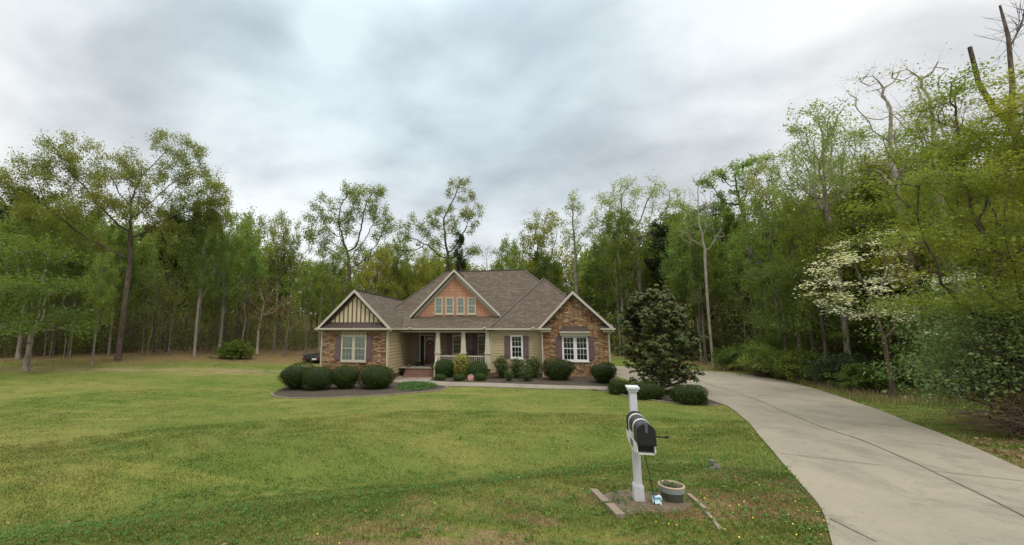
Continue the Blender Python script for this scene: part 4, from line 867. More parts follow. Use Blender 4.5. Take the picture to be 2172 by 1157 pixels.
m = MB(); tb(m, (-1.55, -.86, 1.0, 1.9, .36, .47)); tb(m, (-1.55, -.86, 1.0, 1.9, .57, .62)); m.build('side_rack', BLACK, tl); m = MB(); tb(m, (-1.50, -.9, .985, .999, .47, .56)); m.build('pale_panel', WHITE, tl)

# ------------------------------------------------------------------ trees
def skeleton(seed, trunk_h, lobes, step=.55, n_attr=420, di=5.5, dk=1.1, lean=(0, 0), wob=.06, up=.12):
    rs = np.random.RandomState(seed); A = []
    vol = np.array([l[3]*l[4]*l[5] for l in lobes])**.8; vol /= vol.sum()
    for l, q in zip(lobes, vol):
        k = max(8, int(n_attr*q)); d = rs.normal(size=(k, 3)); d /= np.linalg.norm(d, axis=1)[:, None]; A.append(np.array(l[:3])+d*(rs.rand(k)**.42)[:, None]*np.array(l[3:6]))
    A = np.concatenate(A); A = A[A[:, 2] > trunk_h*.75]
    nodes = [np.zeros(3)]; par = [-1]; k = max(2, int(trunk_h/step)); ph = rs.rand(2)*6
    for i in range(1, k+1):
        u = i/k; nodes.append(np.array([lean[0]*u+wob*math.sin(3*u+ph[0])*trunk_h*.12, lean[1]*u+wob*math.sin(2.6*u+ph[1])*trunk_h*.12, trunk_h*u])); par.append(i-1)
    N = np.array(nodes); D = np.linalg.norm(A[:, None]-N[None], axis=2); D[:, :int(k*.7)] = 1e9; near = D.argmin(1); dist = D.min(1); first = True
    for it in range(120):
        act = dist < (1e9 if first or it < 4 else di)
        if not act.any(): break
        s = np.zeros((len(N), 3)); v = A[act]-N[near[act]]; v /= np.maximum(np.linalg.norm(v, axis=1), 1e-6)[:, None]; np.add.at(s, near[act], v)
        idx = np.where(np.abs(s).sum(1) > 1e-9)[0]; d = s[idx]; d /= np.linalg.norm(d, axis=1)[:, None]; d = d+rs.normal(size=d.shape)*.13+np.array([0, 0, up]); d /= np.linalg.norm(d, axis=1)[:, None]
        nw = N[idx]+d*step
        ok = np.linalg.norm(nw[:, None]-N[None], axis=2).min(1) > step*.35; nw, idx = nw[ok], idx[ok]
        if not len(nw): break
        o = len(N); N = np.concatenate([N, nw]); par += list(idx)
        Dn = np.linalg.norm(A[:, None]-nw[None], axis=2); m = Dn.min(1); b = m < dist; dist[b] = m[b]; near[b] = o+Dn.argmin(1)[b]
        keep = dist > dk; A, dist, near = A[keep], dist[keep], near[keep]
        if not len(A): break
        first = False
    return N, np.array(par), rs
def tubes(paths, sides):
    Vs, Fs, o = [], [], 0
    for (P, R), n in zip(paths, sides):
        k = len(P); T = np.gradient(P, axis=0); T /= np.maximum(np.linalg.norm(T, axis=1), 1e-9)[:, None]
        a = np.cross(T, np.array([.31, .17, .05]) if abs(T[0][2]) > .6 else np.array([0, 0, 1.])); a /= np.maximum(np.linalg.norm(a, axis=1), 1e-9)[:, None]; b = np.cross(T, a)
        th = np.arange(n)*2*np.pi/n; V = P[:, None]+R[:, None, None]*(np.cos(th)[None, :, None]*a[:, None]+np.sin(th)[None, :, None]*b[:, None]); Vs.append(V.reshape(-1, 3))
        i = np.arange(k*n).reshape(k, n)+o; r = np.roll(i, -1, 1); Fs.append(np.stack([i[:-1].ravel(), r[:-1].ravel(), r[1:].ravel(), i[1:].ravel()], 1)); o += k*n
    return np.concatenate(Vs), np.concatenate(Fs)
def tree_geo(seed, trunk_h, lobes, r_base=.3, leaf=.17, per=26, spread=.55, flat_=0.0, twigs=3, twig_len=.9, exp=1.8, tip=.006, flare=.5, sides=7, drop=0.0, **kw):
    N, par, rs = skeleton(seed, trunk_h, lobes, **kw); n = len(N); cnt = np.zeros(n); kids = np.bincount(par[1:], minlength=n); cnt[kids == 0] = 1
    for i in range(n-1, 0, -1): cnt[par[i]] += cnt[i]
    R = (cnt/cnt[0])**(1/exp)*r_base; R = np.maximum(R, tip); main = np.full(n, -1); order = np.argsort(cnt[1:], kind='stable')+1
    for i in order: main[par[i]] = i
    paths, sd_ = [], []
    for i in [0]+[j for j in range(1, n) if main[par[j]] != j]:
        c = [par[i]] if i else []; j = i
        while j != -1: c.append(j); j = main[j]
        P = N[c].copy(); r = R[c].copy()
        if i: r[0] = min(r[0], r[1]*1.25)
        else:
            z = P[:, 2]; r *= 1+flare*np.exp(-z/.5); P[0, 2] -= .4
        if len(P) > 1: paths.append((P, r)); sd_.append(sides if r[0] > .09 else (5 if r[0] > .04 else 4))
    ends = np.where((kids == 0) | ((cnt <= 3) & (rs.rand(n) < .5)))[0]; LP, LN = [], []
    for e in ends:
        p0 = N[e]; d0 = p0-N[par[e]]; d0 /= max(np.linalg.norm(d0), 1e-6)
        for _ in range(twigs):
            d = d0+rs.normal(size=3)*.55; d[2] = d[2]*(1-flat_*.8)+.1-drop; d /= np.linalg.norm(d); L = twig_len*(.5+.8*rs.rand()); mid_ = p0+d*L*.5+rs.normal(size=3)*.06*L; tip_ = p0+d*L
            paths.append((np.array([p0, mid_, tip_]), np.array([tip*.9, tip*.6, tip*.3]))); sd_.append(3)
            k = max(1, int(per/twigs*(.6+.8*rs.rand()))) if per else 0
            if k:
                u = rs.rand(k)**.7; q = p0+(tip_-p0)*u[:, None]+rs.normal(size=(k, 3))*spread*.34*np.array([1, 1, 1-.75*flat_]); LP.append(q)
    BV, BF = tubes(paths, sd_)
    if per: LP = np.concatenate(LP); V, F = leaf_cloud(LP, np.tile([0, 0, .5+flat_*1.6], (len(LP), 1)), leaf, rs, .7, .9-.45*flat_)
    else: V, F = np.zeros((0, 3)), np.zeros((0, 4), int)
    return BV, BF, V, F
def mesh_of(name, V, F, mat, smooth=False):
    o = np_obj(name, V, F, mat, smooth=smooth); me = o.data; bpy.data.objects.remove(o); return me
PROTO = {}
def proto(key, bark, leafm, **kw):
    BV, BF, LV, LF = tree_geo(**kw); allv = np.concatenate([BV, LV]) if len(LV) else BV
    PROTO[key] = dict(trunk=mesh_of(key+'_trunk', BV, BF, bark, True), crown=mesh_of(key+'_crown', LV, LF, leafm) if len(LV) else None, h=float(np.percentile(allv[:, 2], 99.7)), w=float(np.percentile(np.abs(allv[:, 0]), 97)), raw=(BV, BF, LV, LF), bark=bark, leafm=leafm)
L_OLIVE = leaf_mat('olive_spring_leaf', [(0.153, 0.189, 0.048), (0.212, 0.246, 0.063), (0.248, 0.255, 0.083), (0.175, 0.230, 0.056)], .6, .5)
L_LIME = leaf_mat('lime_spring_leaf', [(0.140, 0.213, 0.041), (0.199, 0.275, 0.066), (0.252, 0.316, 0.109), (0.172, 0.247, 0.047)], .6, .5)
L_PALE = leaf_mat('pale_spring_leaf', [(0.221, 0.278, 0.103), (0.299, 0.358, 0.150), (0.364, 0.398, 0.191), (0.195, 0.252, 0.068)], .6, .5)
L_MID = leaf_mat('mid_green_leaf', [(0.084, 0.135, 0.031), (0.127, 0.182, 0.041), (0.168, 0.220, 0.052), (0.110, 0.158, 0.034)], .6, .5)
L_YELL = leaf_mat('yellow_green_leaf', [(0.182, 0.221, 0.039), (0.234, 0.270, 0.051), (0.282, 0.285, 0.069), (0.176, 0.242, 0.044)], .6, .5)
L_PINE = leaf_mat('pine_needle', [(0.026, 0.044, 0.018), (0.039, 0.062, 0.023), (0.055, 0.078, 0.029)], .6, .15)
L_RUST = leaf_mat('russet_dead_leaf', [(.17, .075, .025), (.23, .11, .04), (.13, .06, .022)], .8, .3)
L_DOG = leaf_mat('white_bract', [(0.713, 0.736, 0.632), (0.800, 0.800, 0.759), (0.598, 0.644, 0.483)], .6, .3)
L_GREY = leaf_mat('grey_green_leaf', [(0.138, 0.206, 0.069), (0.200, 0.275, 0.100), (0.300, 0.375, 0.175), (0.163, 0.219, 0.075)], .55, .3)
S = 15.4
proto('broad_oak', BARKD, L_OLIVE, seed=11, trunk_h=13.5, lobes=[(-11.5, 0, 22.5, 4.6, 4, 3.6), (-7, 1, 27, 4.4, 4.5, 4), (0, -1, 25, 4.6, 5, 4.2), (5, 1, 29.5, 3.8, 4, 3.8), (8.5, 0, 25, 3.6, 4.5, 4.6), (9.8, 0, 21.5, 2.4, 3, 2.6), (-3, -2, 20.5, 4.5, 4.5, 3), (4, 0, 21, 4, 4, 3), (3.3, 0, 32.4, 2.6, 2.6, 1.8), (-6, 2, 16.5, 4, 4, 2.4), (-9, 0, 19, 3.5, 3.5, 2)], r_base=.34, leaf=.185, per=310, spread=1.15, twigs=5, twig_len=1.2, n_attr=760, step=.75, dk=1.2, di=7, lean=(.15, 0), wob=.01)
proto('vase_oak', BARKD, L_OLIVE, seed=21, trunk_h=10, lobes=[(-4, 0, 19.5, 2.6, 2.6, 2.4), (2.2, 0, 21.3, 3, 3, 2.6), (0, 1, 22.5, 2.2, 2.2, 1.8), (4.6, 0, 17, 2.2, 2.6, 2.2), (-2.4, -1, 15.5, 3.4, 3, 2.2), (3, 0, 13, 3.6, 3, 1.7), (-4.8, 1, 14, 1.8, 2, 1.5), (-.6, 0, 18, 2.6, 2.6, 3), (0, 1, 13.5, 3, 3, 2)], r_base=.28, leaf=.175, per=190, spread=.95, twigs=4, twig_len=.8, n_attr=460, step=.6, wob=.1)
proto('forked_oak', BARKD, L_OLIVE, seed=33, trunk_h=8, lobes=[(-5.5, 0, 17, 2.2, 2.4, 1.8), (-3, 0, 18, 2, 2, 1.6), (1.6, 0, 23.4, 2.6, 2.4, 2), (3.4, 0, 19, 2.2, 2.6, 2.4), (-.4, 1, 19, 2.4, 2.4, 2.4), (-6.8, 0, 14.2, 1.8, 1.8, 1.3), (.6, 0, 14.5, 2, 2.2, 2), (3.2, -1, 13.5, 2, 2, 1.6), (-2.6, 0, 15, 2.4, 2.4, 1.8), (1, 0, 16.6, 2.2, 2.2, 2)], r_base=.27, leaf=.175, per=160, spread=.8, twigs=4, twig_len=.8, n_attr=420, step=.6, wob=.1)
proto('pale_vase', BARKG, L_PALE, seed=41, trunk_h=10.5, lobes=[(-3.6, 0, 19, 3, 3, 3), (3.6, 0, 20, 3, 3, 3), (0, 0, 21.5, 3.4, 3.4, 2.8), (-5, 0, 16.5, 2, 2.4, 1.8), (5, 0, 17.5, 1.8, 2.2, 2), (0, 1, 17, 4, 4, 2.4)], r_base=0.28, leaf=0.17, per=85, spread=.8, twigs=5, twig_len=1.0, n_attr=460, step=.55)
proto('slim_poplar', BARKG, L_PALE, seed=52, trunk_h=7, lobes=[(0, 0, 20.5, 1.7, 1.7, 2.6), (0, 0, 16, 1.9, 1.9, 3.4), (.2, 0, 11.5, 1.5, 1.5, 2.6)], r_base=0.19, leaf=0.17, per=70, spread=.7, twigs=4, twig_len=.7, n_attr=300, step=.5, di=4)
proto('umbrella_tree', BARKD, L_LIME, seed=63, trunk_h=12, lobes=[(-2.4, 0, 20.4, 2.4, 2.6, 1.3), (1.8, 0, 21.4, 2.6, 2.6, 1.3), (0, 0, 18, 3, 3, 1.2), (-3.6, 0, 15.5, 2.4, 2.4, 1), (3, 0, 16, 2, 2.4, 1.2), (-1, 0, 12.5, 3.6, 3, 1.2)], r_base=0.26, leaf=0.19, per=140, spread=.75, flat_=.4, twigs=4, n_attr=380, step=.55, wob=.12)
proto('round_hardwood', BARKG, L_LIME, seed=71, trunk_h=5.5, lobes=[(0, 0, 13.5, 3.6, 3.6, 4.2), (-2, 1, 10.5, 2.8, 2.8, 3), (2, -1, 10.5, 3, 3, 3), (0, 0, 7.6, 3.2, 3.2, 2)], r_base=0.2, leaf=0.2, per=150, spread=.8, twigs=4, n_attr=420, step=.55)
proto('tall_hardwood', BARKG, L_MID, seed=82, trunk_h=8, lobes=[(0, 0, 17.5, 3, 3, 3.2), (-1.8, 0, 13.5, 2.6, 2.6, 2.8), (2, 0, 13, 2.6, 2.6, 2.6), (0, 0, 9.5, 2.6, 2.6, 2)], r_base=0.21, leaf=0.2, per=130, spread=.85, twigs=4, n_attr=400, step=.55)
proto('olive_hardwood', BARKD, L_YELL, seed=93, trunk_h=6, lobes=[(.6, 0, 15.5, 3.4, 3.4, 3.4), (-2.4, 0, 12, 2.8, 2.8, 2.6), (2.6, 0, 11, 2.8, 2.8, 2.8), (0, 0, 8, 3, 3, 1.8)], r_base=0.22, leaf=0.19, per=130, spread=.85, twigs=4, n_attr=420, step=.55)
proto('pine', BARKD, L_PINE, seed=104, trunk_h=11, lobes=[(0, 0, 19.5, 2, 2, 2), (-1.6, 0, 16.5, 2.2, 2.2, 1.6), (1.8, .5, 15, 2.3, 2.3, 1.5), (0, -1, 12.6, 2.8, 2.8, 1.2)], r_base=.28, leaf=0.312, per=128, spread=.85, flat_=.2, twigs=4, twig_len=.7, n_attr=260, step=.55)
proto('bare_tree', BARKP, L_PALE, seed=115, trunk_h=13, lobes=[(0, 0, 20, 2.4, 2.4, 3.4), (-1.6, 0, 16, 2.2, 2.2, 2.4), (1.6, 0, 15.5, 2, 2, 2)], r_base=0.17, leaf=0.13, per=9, spread=.6, twigs=6, twig_len=1.2, n_attr=320, step=.55, tip=.006)
SAPB = bark_mat('sapling_bark', (.10, .082, .064), (.20, .17, .135))
proto('sapling', SAPB, L_MID, seed=126, trunk_h=3.0, lobes=[(0, 0, 6.5, 1.6, 1.6, 2.4), (.6, 0, 4.2, 1.4, 1.4, 1.2)], r_base=0.06, leaf=0.16, per=70, spread=.65, flat_=.5, twigs=4, twig_len=.8, n_attr=160, step=.4, di=3, tip=.006)
proto('twiggy_sapling', SAPB, L_OLIVE, seed=137, trunk_h=2.2, lobes=[(0, 0, 5.6, 2, 2, 2.4), (-.8, 0, 3.6, 1.8, 1.8, 1.2)], r_base=0.06, leaf=0.13, per=22, spread=.6, twigs=6, twig_len=1.0, n_attr=200, step=.4, di=3, tip=.006)
proto('russet_tree', BARKP, L_RUST, seed=148, trunk_h=2.5, lobes=[(1, 0, 5.2, 2.4, 2.2, 2.6), (-.6, 0, 7.4, 1.6, 1.6, 1.8)], r_base=.13, leaf=0.168, per=35, spread=.7, twigs=5, twig_len=1.0, n_attr=240, step=.45, tip=.006, wob=.01)
proto('dogwood', BARKD, L_DOG, seed=159, trunk_h=3.2, lobes=[(-2.2, 0, 7.4, 1.9, 1.8, .35), (.4, 0, 8.6, 2.2, 2, .35), (-2.6, 0, 5.8, 2.3, 2, .35), (.9, 0, 6.4, 1.8, 1.8, .3), (-1, 0, 4.6, 2.6, 2, .35), (2.2, 0, 4.8, 1.8, 1.6, .3)], r_base=0.1, leaf=0.125, per=85, spread=.75, flat_=.92, twigs=4, twig_len=.7, n_attr=330, step=.4, tip=.006, up=0.0)
proto('layered_elm', BARKD, L_YELL, seed=161, trunk_h=3.5, lobes=[(-1, 0, 12.2, 3, 3, 1), (1.5, 0, 13.2, 2.6, 3, 1), (-3.2, 0, 9.8, 3.2, 3.2, .9), (2.6, 0, 10.2, 3, 3, 1), (-4.6, 0, 7.4, 2.8, 3, .8), (0, -1, 7.8, 3, 3, .8), (4, 0, 7.6, 3, 3, .8), (-3.4, 0, 5, 3, 3, .7), (2.6, 0, 5, 3.2, 3, .7), (0, 0, 15, 2.2, 2.2, .9)], r_base=.17, leaf=.10, per=330, spread=.85, flat_=.6, twigs=5, twig_len=.9, n_attr=640, step=.5, tip=.006, di=4.5)
proto('small_beech', BARKG, L_MID, seed=172, trunk_h=2.2, lobes=[(0, 0, 9, 2.2, 2.2, 1.4), (-1.8, 0, 6.6, 2.4, 2.4, .9), (1.8, 0, 6.2, 2.4, 2.4, .9), (-.6, 0, 4, 3.2, 3, .8), (1.2, 0, 3, 3, 3, .6)], r_base=0.14, leaf=0.14, per=170, spread=.95, flat_=.4, twigs=4, n_attr=380, step=.45, up=.02)
def snag():
    rs = np.random.RandomState(9); L = [([(0, 0, -.3), (.05, 0, 4), (.12, .1, 8), (.05, 0, 11.2), (-.25, 0, 12.6)], [.25, .21, .17, .15, .14]), ([(-.25, 0, 12.5), (-.75, .05, 13.2), (-1.15, .1, 14.4), (-1.25, .1, 16.2)], [.12, .11, .09, .075]), ([(-.2, 0, 12.6), (.05, -.1, 14.2), (.30, -.1, 16.6), (.35, 0, 18.2)], [.11, .09, .07, .04]),
        ([(-.2, 0, 12.0), (-1.2, .2, 12.1), (-2.4, .4, 12.6), (-3.6, .3, 12.9)], [.06, .05, .03, .012]), ([(0, 0, 10.6), (-1.4, -.3, 11.0), (-2.6, -.4, 11.9), (-3.5, -.2, 12.3)], [.06, .04, .025, .01]), ([(.1, 0, 11.0), (1.2, .2, 11.9), (2.2, .3, 13.2)], [.06, .04, .015]), ([(.1, 0, 9.2), (-1.2, .6, 9.6), (-2.4, 1, 10.4)], [.05, .035, .01]), ([(.25, -.1, 16), (1.0, 0, 17), (1.6, .1, 18)], [.04, .025, .01])]
    paths = [(np.array(a, float), np.array(b)) for a, b in L]; sides = [8, 7, 7]+[5]*5
    for a, b in list(paths[3:]):
        for k in range(34):
            u = rs.rand()**.6*(len(a)-1); m = int(u) if u < len(a)-1 else len(a)-2; s = a[m]+(a[m+1]-a[m])*(u-m); d = (a[-1]-a[0])/np.linalg.norm(a[-1]-a[0])+rs.normal(size=3)*.7+[0, 0, .35]; d /= np.linalg.norm(d); l = .4+1.1*rs.rand()
            paths.append((np.array([s, s+d*l*.5+rs.normal(size=3)*.05, s+d*l+[0, 0, .1]]), np.array([.014, .010, .005]))); sides.append(3)
            for q in range(2): f = s+d*l*.6; e = d+rs.normal(size=3)*.6; paths.append((np.array([f, f+e*.3, f+e*.55]), np.array([.008, .006, .004]))); sides.append(3)
    V, F = tubes(paths, sides); PROTO['snag'] = dict(trunk=mesh_of('snag_trunk', V, F, BARKD, True), crown=None, h=18.2)
snag()

def tree(kind, name, label, px, dist, ytop, group=None, wide=1.0, rot=None, base_py=None, cat='tree', seed=0, xoff=0):
    """plant one tree: foot at photo column px, dist metres away (or where its foot shows), tall enough to reach row ytop"""
    d = ray(px, 690); d = d[:2]/np.linalg.norm(d[:2])
    if base_py: g = gpx(px, base_py)
    else: g = np.array([*(d*dist), 0]); g[2] = gz(g[0], g[1])
    dd = ray(px, ytop); tt = np.hypot(*g[:2])/np.hypot(*dd[:2]); hgt = dd[2]*tt+H-g[2]; p = PROTO[kind]; s = hgt/p['h']
    if rot is None: rot = random.Random(int(px*7+dist)).uniform(0, 6.28)
    r = bpy.data.objects.new(name, None); C.objects.link(r); r.location = (g[0], g[1], g[2]-.05); r.rotation_euler = (0, 0, rot); r.scale = (s*wide, s*wide, s); r.empty_display_size = .3
    tag(r, label, cat, group)
    t_ = bpy.data.objects.new('trunk', p['trunk']); C.objects.link(t_); t_.parent = r
    if p['crown']: c_ = bpy.data.objects.new('crown', p['crown']); C.objects.link(c_); c_.parent = r
    return r
VA = YAW                                      # turned to show the same side as in the photo
GW = 'trees at the edge of the left woods'; GB = 'trees standing behind the house'; GR = 'trees in the woods right of the driveway'
tree('broad_oak', 'oak_tree', 'huge spreading oak towering over the left tree line, dark straight trunk', 250, 50, 256, rot=VA+.55, base_py=765)
tree('vase_oak', 'oak_tree', 'tall leafy oak against the sky left of the house peak', 735, 66, 383, GB, rot=VA)
tree('forked_oak', 'oak_tree', 'tall forked oak with a long bent left limb right behind the roof peak', 947, 64, 377, GB, rot=VA)
tree('slim_poplar', 'poplar_tree', 'slim tall poplar with thin pale leaves behind the right stone gable', 1225, 62, 402, GB, 1.0)
tree('pale_vase', 'tulip_tree', 'pale leaved vase shaped tree with a clear grey trunk above the magnolia', 1364, 62, 374, GR, 1.05, rot=VA)
tree('umbrella_tree', 'hardwood_tree', 'bright green umbrella topped tree standing out against the sky right of the bare tree', 1600, 55, 326, GR, 1.0, rot=VA)
tree('bare_tree', 'bare_tree', 'nearly bare pale trunked tree right of the magnolia', 1515, 0, 352, GR, .85, base_py=782, rot=VA)
tree('dogwood', 'dogwood_tree', 'dogwood in white bloom among green trees right of the driveway', 1872, 29, 486, None, 1.0, rot=VA+.2)
tree('dogwood', 'dogwood_tree', 'sparse white dogwood half hidden by foliage at the right edge', 2090, 27, 570, None, .9, rot=VA+2)
tree('layered_elm', 'elm_tree', 'large yellow green layered tree filling the upper right corner', 2115, 19.5, 138, GR, .92, rot=VA+.3)
tree('layered_elm', 'elm_tree', 'yellow green layered tree left of the largest one, behind the dogwood', 1935, 41, 255, GR, 1.0, rot=VA+2.2)
tree('layered_elm', 'elm_tree', 'yellow green layered tree at the very right edge of the view', 2290, 19, 120, GR, 1.0, rot=VA+4)
tree('snag', 'dead_tree', 'dead broken topped tree rising bare at the top right corner', 2240, 23, -45, None, 1.0, rot=VA)
tree('bare_tree', 'bare_tree', 'leafless grey tree showing fine twigs above the yellow green trees at right', 1950, 36, 110, GR, 1.3)
tree('bare_tree', 'bare_tree', 'leafless grey tree beside the dead snag at upper right', 2040, 34, 85, GR, 1.25)
tree('pale_vase', 'tulip_tree', 'pale leaved tree with sparse top left of the yellow green canopy', 1790, 36, 205, GR, .75, rot=VA+1)
tree('pale_vase', 'tulip_tree', 'pale leaved tree just right of the umbrella topped tree', 1720, 42, 300, GR, .7, rot=VA+2.5)
for px, d, yt, k, nm, wd, lab in (
    (1650, 44, 385, 'round_hardwood', 'hardwood_tree', .8, 'lime green tree with spotted open foliage right of the umbrella topped tree'),
    (1690, 38, 440, 'small_beech', 'beech_tree', .75, 'low lime green tree with flat sprays behind the driveway bend'),
    (1745, 36, 400, 'olive_hardwood', 'hardwood_tree', .7, 'olive tinted tree left of the white dogwood'),
    (1545, 58, 420, 'tall_hardwood', 'hardwood_tree', .8, 'dark green tree close behind the bare pale trunk'),
    (1460, 62, 425, 'olive_hardwood', 'hardwood_tree', .7, 'olive leaved tree between the pale vase shaped tree and the bare tree'),
    (1420, 70, 470, 'pine', 'pine_tree', 1.1, 'dark pine seen between the vase shaped tree and the bare tree'),
    (1500, 72, 480, 'pine', 'pine_tree', 1.1, 'dark pine behind the bare pale trunk'),
    (1570, 66, 470, 'pine', 'pine_tree', 1.0, 'dark pine below the umbrella topped tree'),
    (1330, 72, 490, 'pine', 'pine_tree', 1.0, 'dark pine left of the pale vase shaped tree'),
    (1290, 66, 500, 'round_hardwood', 'hardwood_tree', .8, 'leafy green tree between the slim poplar and the vase shaped tree'),
    (1150, 70, 448, 'olive_hardwood', 'hardwood_tree', .95, 'rounded olive tree left of the slim poplar behind the ridge'),
    (1085, 66, 505, 'round_hardwood', 'hardwood_tree', .8, 'bright green tree above the ridge, right of the forked oak'),
    (1035, 74, 515, 'bare_tree', 'bare_tree', .8, 'thin pale leafless tree above the ridge, right of the forked oak'),
    (976, 62, 492, 'pine', 'pine_tree', .45, 'dark evergreen tuft just right of the forked oak'),
    (880, 62, 545, 'olive_hardwood', 'hardwood_tree', .95, 'olive tree low behind the roof valley'),
    (800, 58, 520, 'olive_hardwood', 'hardwood_tree', 1.0, 'yellowish tree behind the left gable roof'),
    (705, 56, 520, 'olive_hardwood', 'hardwood_tree', 1.0, 'yellowish tree behind the peak of the left gable'),
    (840, 70, 500, 'round_hardwood', 'hardwood_tree', .8, 'green tree between the two tall oaks behind the house')):
    tree(k, nm, lab, px, d, yt, GB if px < 1300 else GR, wd)
for px, by, d, yt, k, nm, wd, lab in (
    (55, 787, 0, 500, 'small_beech', 'beech_tree', 1.25, 'bright green tree with drooping sprays nearest the lawn at far left'),
    (38, 762, 0, 400, 'round_hardwood', 'hardwood_tree', 1.0, 'green tree behind the drooping one at the far left edge'),
    (130, 0, 62, 420, 'round_hardwood', 'hardwood_tree', 1.0, 'leafy green tree left of the huge oak'),
    (195, 775, 0, 530, 'round_hardwood', 'hardwood_tree', .7, 'leaning grey trunked tree just left of the huge oak'),
    (230, 755, 0, 470, 'tall_hardwood', 'hardwood_tree', .7, 'thin pale trunked tree close behind the huge oak'),
    (412, 760, 0, 415, 'tall_hardwood', 'hardwood_tree', .75, 'tall straight grey trunked tree right of the huge oak'),
    (465, 752, 0, 440, 'round_hardwood', 'hardwood_tree', .95, 'dark trunked tree with arching limbs left of the russet tree'),
    (590, 735, 0, 455, 'olive_hardwood', 'hardwood_tree', .8, 'twin dark trunked tree nearest the house on the left'),
    (580, 738, 0, 460, 'bare_tree', 'bare_tree', .9, 'curved dark trunk with sparse twigs left of the trailer'),
    (680, 0, 58, 480, 'bare_tree', 'bare_tree', 1.0, 'sparse leaning tree beside the tall oak left of the house'),
    (525, 0, 62, 450, 'round_hardwood', 'hardwood_tree', .8, 'pale green tree rising behind the russet tree'),
    (545, 752, 0, 570, 'russet_tree', 'russet_tree', 1.0, 'small tree with rusty brown dead leaves at the wood edge'),
    (345, 0, 70, 440, 'pine', 'pine_tree', 1.2, 'dark pine right of the huge oak'),
    (385, 0, 74, 465, 'pine', 'pine_tree', 1.2, 'dark pine behind the straight grey trunk'),
    (295, 0, 72, 480, 'pine', 'pine_tree', 1.2, 'dark pine directly behind the huge oak'),
    (15, 0, 75, 390, 'pine', 'pine_tree', 1.2, 'dark pine at the left edge above the green trees'),
    (350, 748, 0, 600, 'twiggy_sapling', 'sapling', 1.0, 'forked pale sapling midway between the oak and the straight grey trunk'),
    (300, 755, 0, 560, 'sapling', 'sapling', 1.0, 'straight thin sapling close right of the oak trunk'),
    (330, 752, 0, 610, 'twiggy_sapling', 'sapling', .9, 'thin grey sapling left of the forked pale one'),
    (490, 748, 0, 600, 'twiggy_sapling', 'sapling', .9, 'bare leaning sapling left of the russet tree'),
    (650, 0, 56, 560, 'sapling', 'sapling', 1.1, 'slender green sapling behind the trailer')):
    tree(k, nm, lab, px, d, yt, GW, wd, base_py=by or None)
for px, d, yt, k, lab in (
    (1490, 47, 590, 'twiggy_sapling', 'bare twiggy sapling left of the pale bare trunk'), (1575, 44, 600, 'twiggy_sapling', 'bare twiggy sapling right of the pale bare trunk'),
    (1625, 40, 560, 'sapling', 'green sapling beside the driveway bend'), (1660, 37, 590, 'sapling', 'green sapling right of the driveway bend, before the dark woods'),
    (1790, 36, 600, 'sapling', 'leafy sapling under the white dogwood'), (1890, 39, 560, 'small_beech', 'low lime green tree under the yellow green canopy'),
    (2010, 31, 600, 'small_beech', 'low lime green tree behind the grey green bush'), (2120, 21, 520, 'small_beech', 'lime green understory tree at right above the grey green bush'),
    (1310, 60, 600, 'sapling', 'green sapling past the right corner of the house'), (1440, 52, 610, 'sapling', 'green sapling directly behind the magnolia')):
    tree(k, 'sapling' if 'sapling' in k else 'understory_tree', lab, px, d, yt, GR)
for i in range(24):
    px = random.Random(500+i).uniform(60, 620); tree('twiggy_sapling' if i % 3 else 'sapling', 'sapling', 'thin twiggy sapling along the shaded edge of the left woods', px, random.Random(600+i).uniform(52, 60), random.Random(700+i).uniform(560, 640), 'thin saplings along the left wood edge', 1.1)
# trunks standing in the shade between the larger trees: nothing tells these apart
rr = random.Random(77)
for i in range(26):
    px = rr.uniform(-40, 640); tree(rr.choice(['tall_hardwood', 'round_hardwood', 'tall_hardwood', 'bare_tree', 'olive_hardwood']), 'woodland_tree', 'slender tree standing in the shade of the left woods', px, rr.uniform(60, 76), rr.uniform(440, 520) + (40 if px > 430 else 0), 'slender trees in the shade of the left woods', rr.uniform(.75, 1))
for i in range(22):
    px = rr.uniform(640, 1300); tree(rr.choice(['olive_hardwood', 'round_hardwood', 'tall_hardwood', 'bare_tree', 'olive_hardwood']), 'woodland_tree', 'spring tree low among others behind the house', px, rr.uniform(68, 84), rr.uniform(520, 570), 'spring trees in the woods behind the house', rr.uniform(.9, 1.2))
for i in range(30):
    px = rr.uniform(1290, 1760); tree(rr.choice(['tall_hardwood', 'round_hardwood', 'tall_hardwood', 'pine', 'bare_tree', 'olive_hardwood']), 'woodland_tree', 'slender tree standing in the dark of the right woods', px, rr.uniform(54, 74) - (px-1290)*.02, rr.uniform(440, 540), 'slender trees in the dark of the right woods', rr.uniform(.7, .95))
for i in range(22):
    px = rr.uniform(1740, 2260); tree(rr.choice(['tall_hardwood', 'round_hardwood', 'olive_hardwood', 'olive_hardwood', 'small_beech']), 'woodland_tree', 'leafy tree crowded behind the yellow green canopy at right', px, rr.uniform(28, 46) + (10 if px < 1990 else 0), rr.uniform(330, 470) - (px-1740)*.2, 'leafy trees crowded behind the right canopy', rr.uniform(.8, 1))

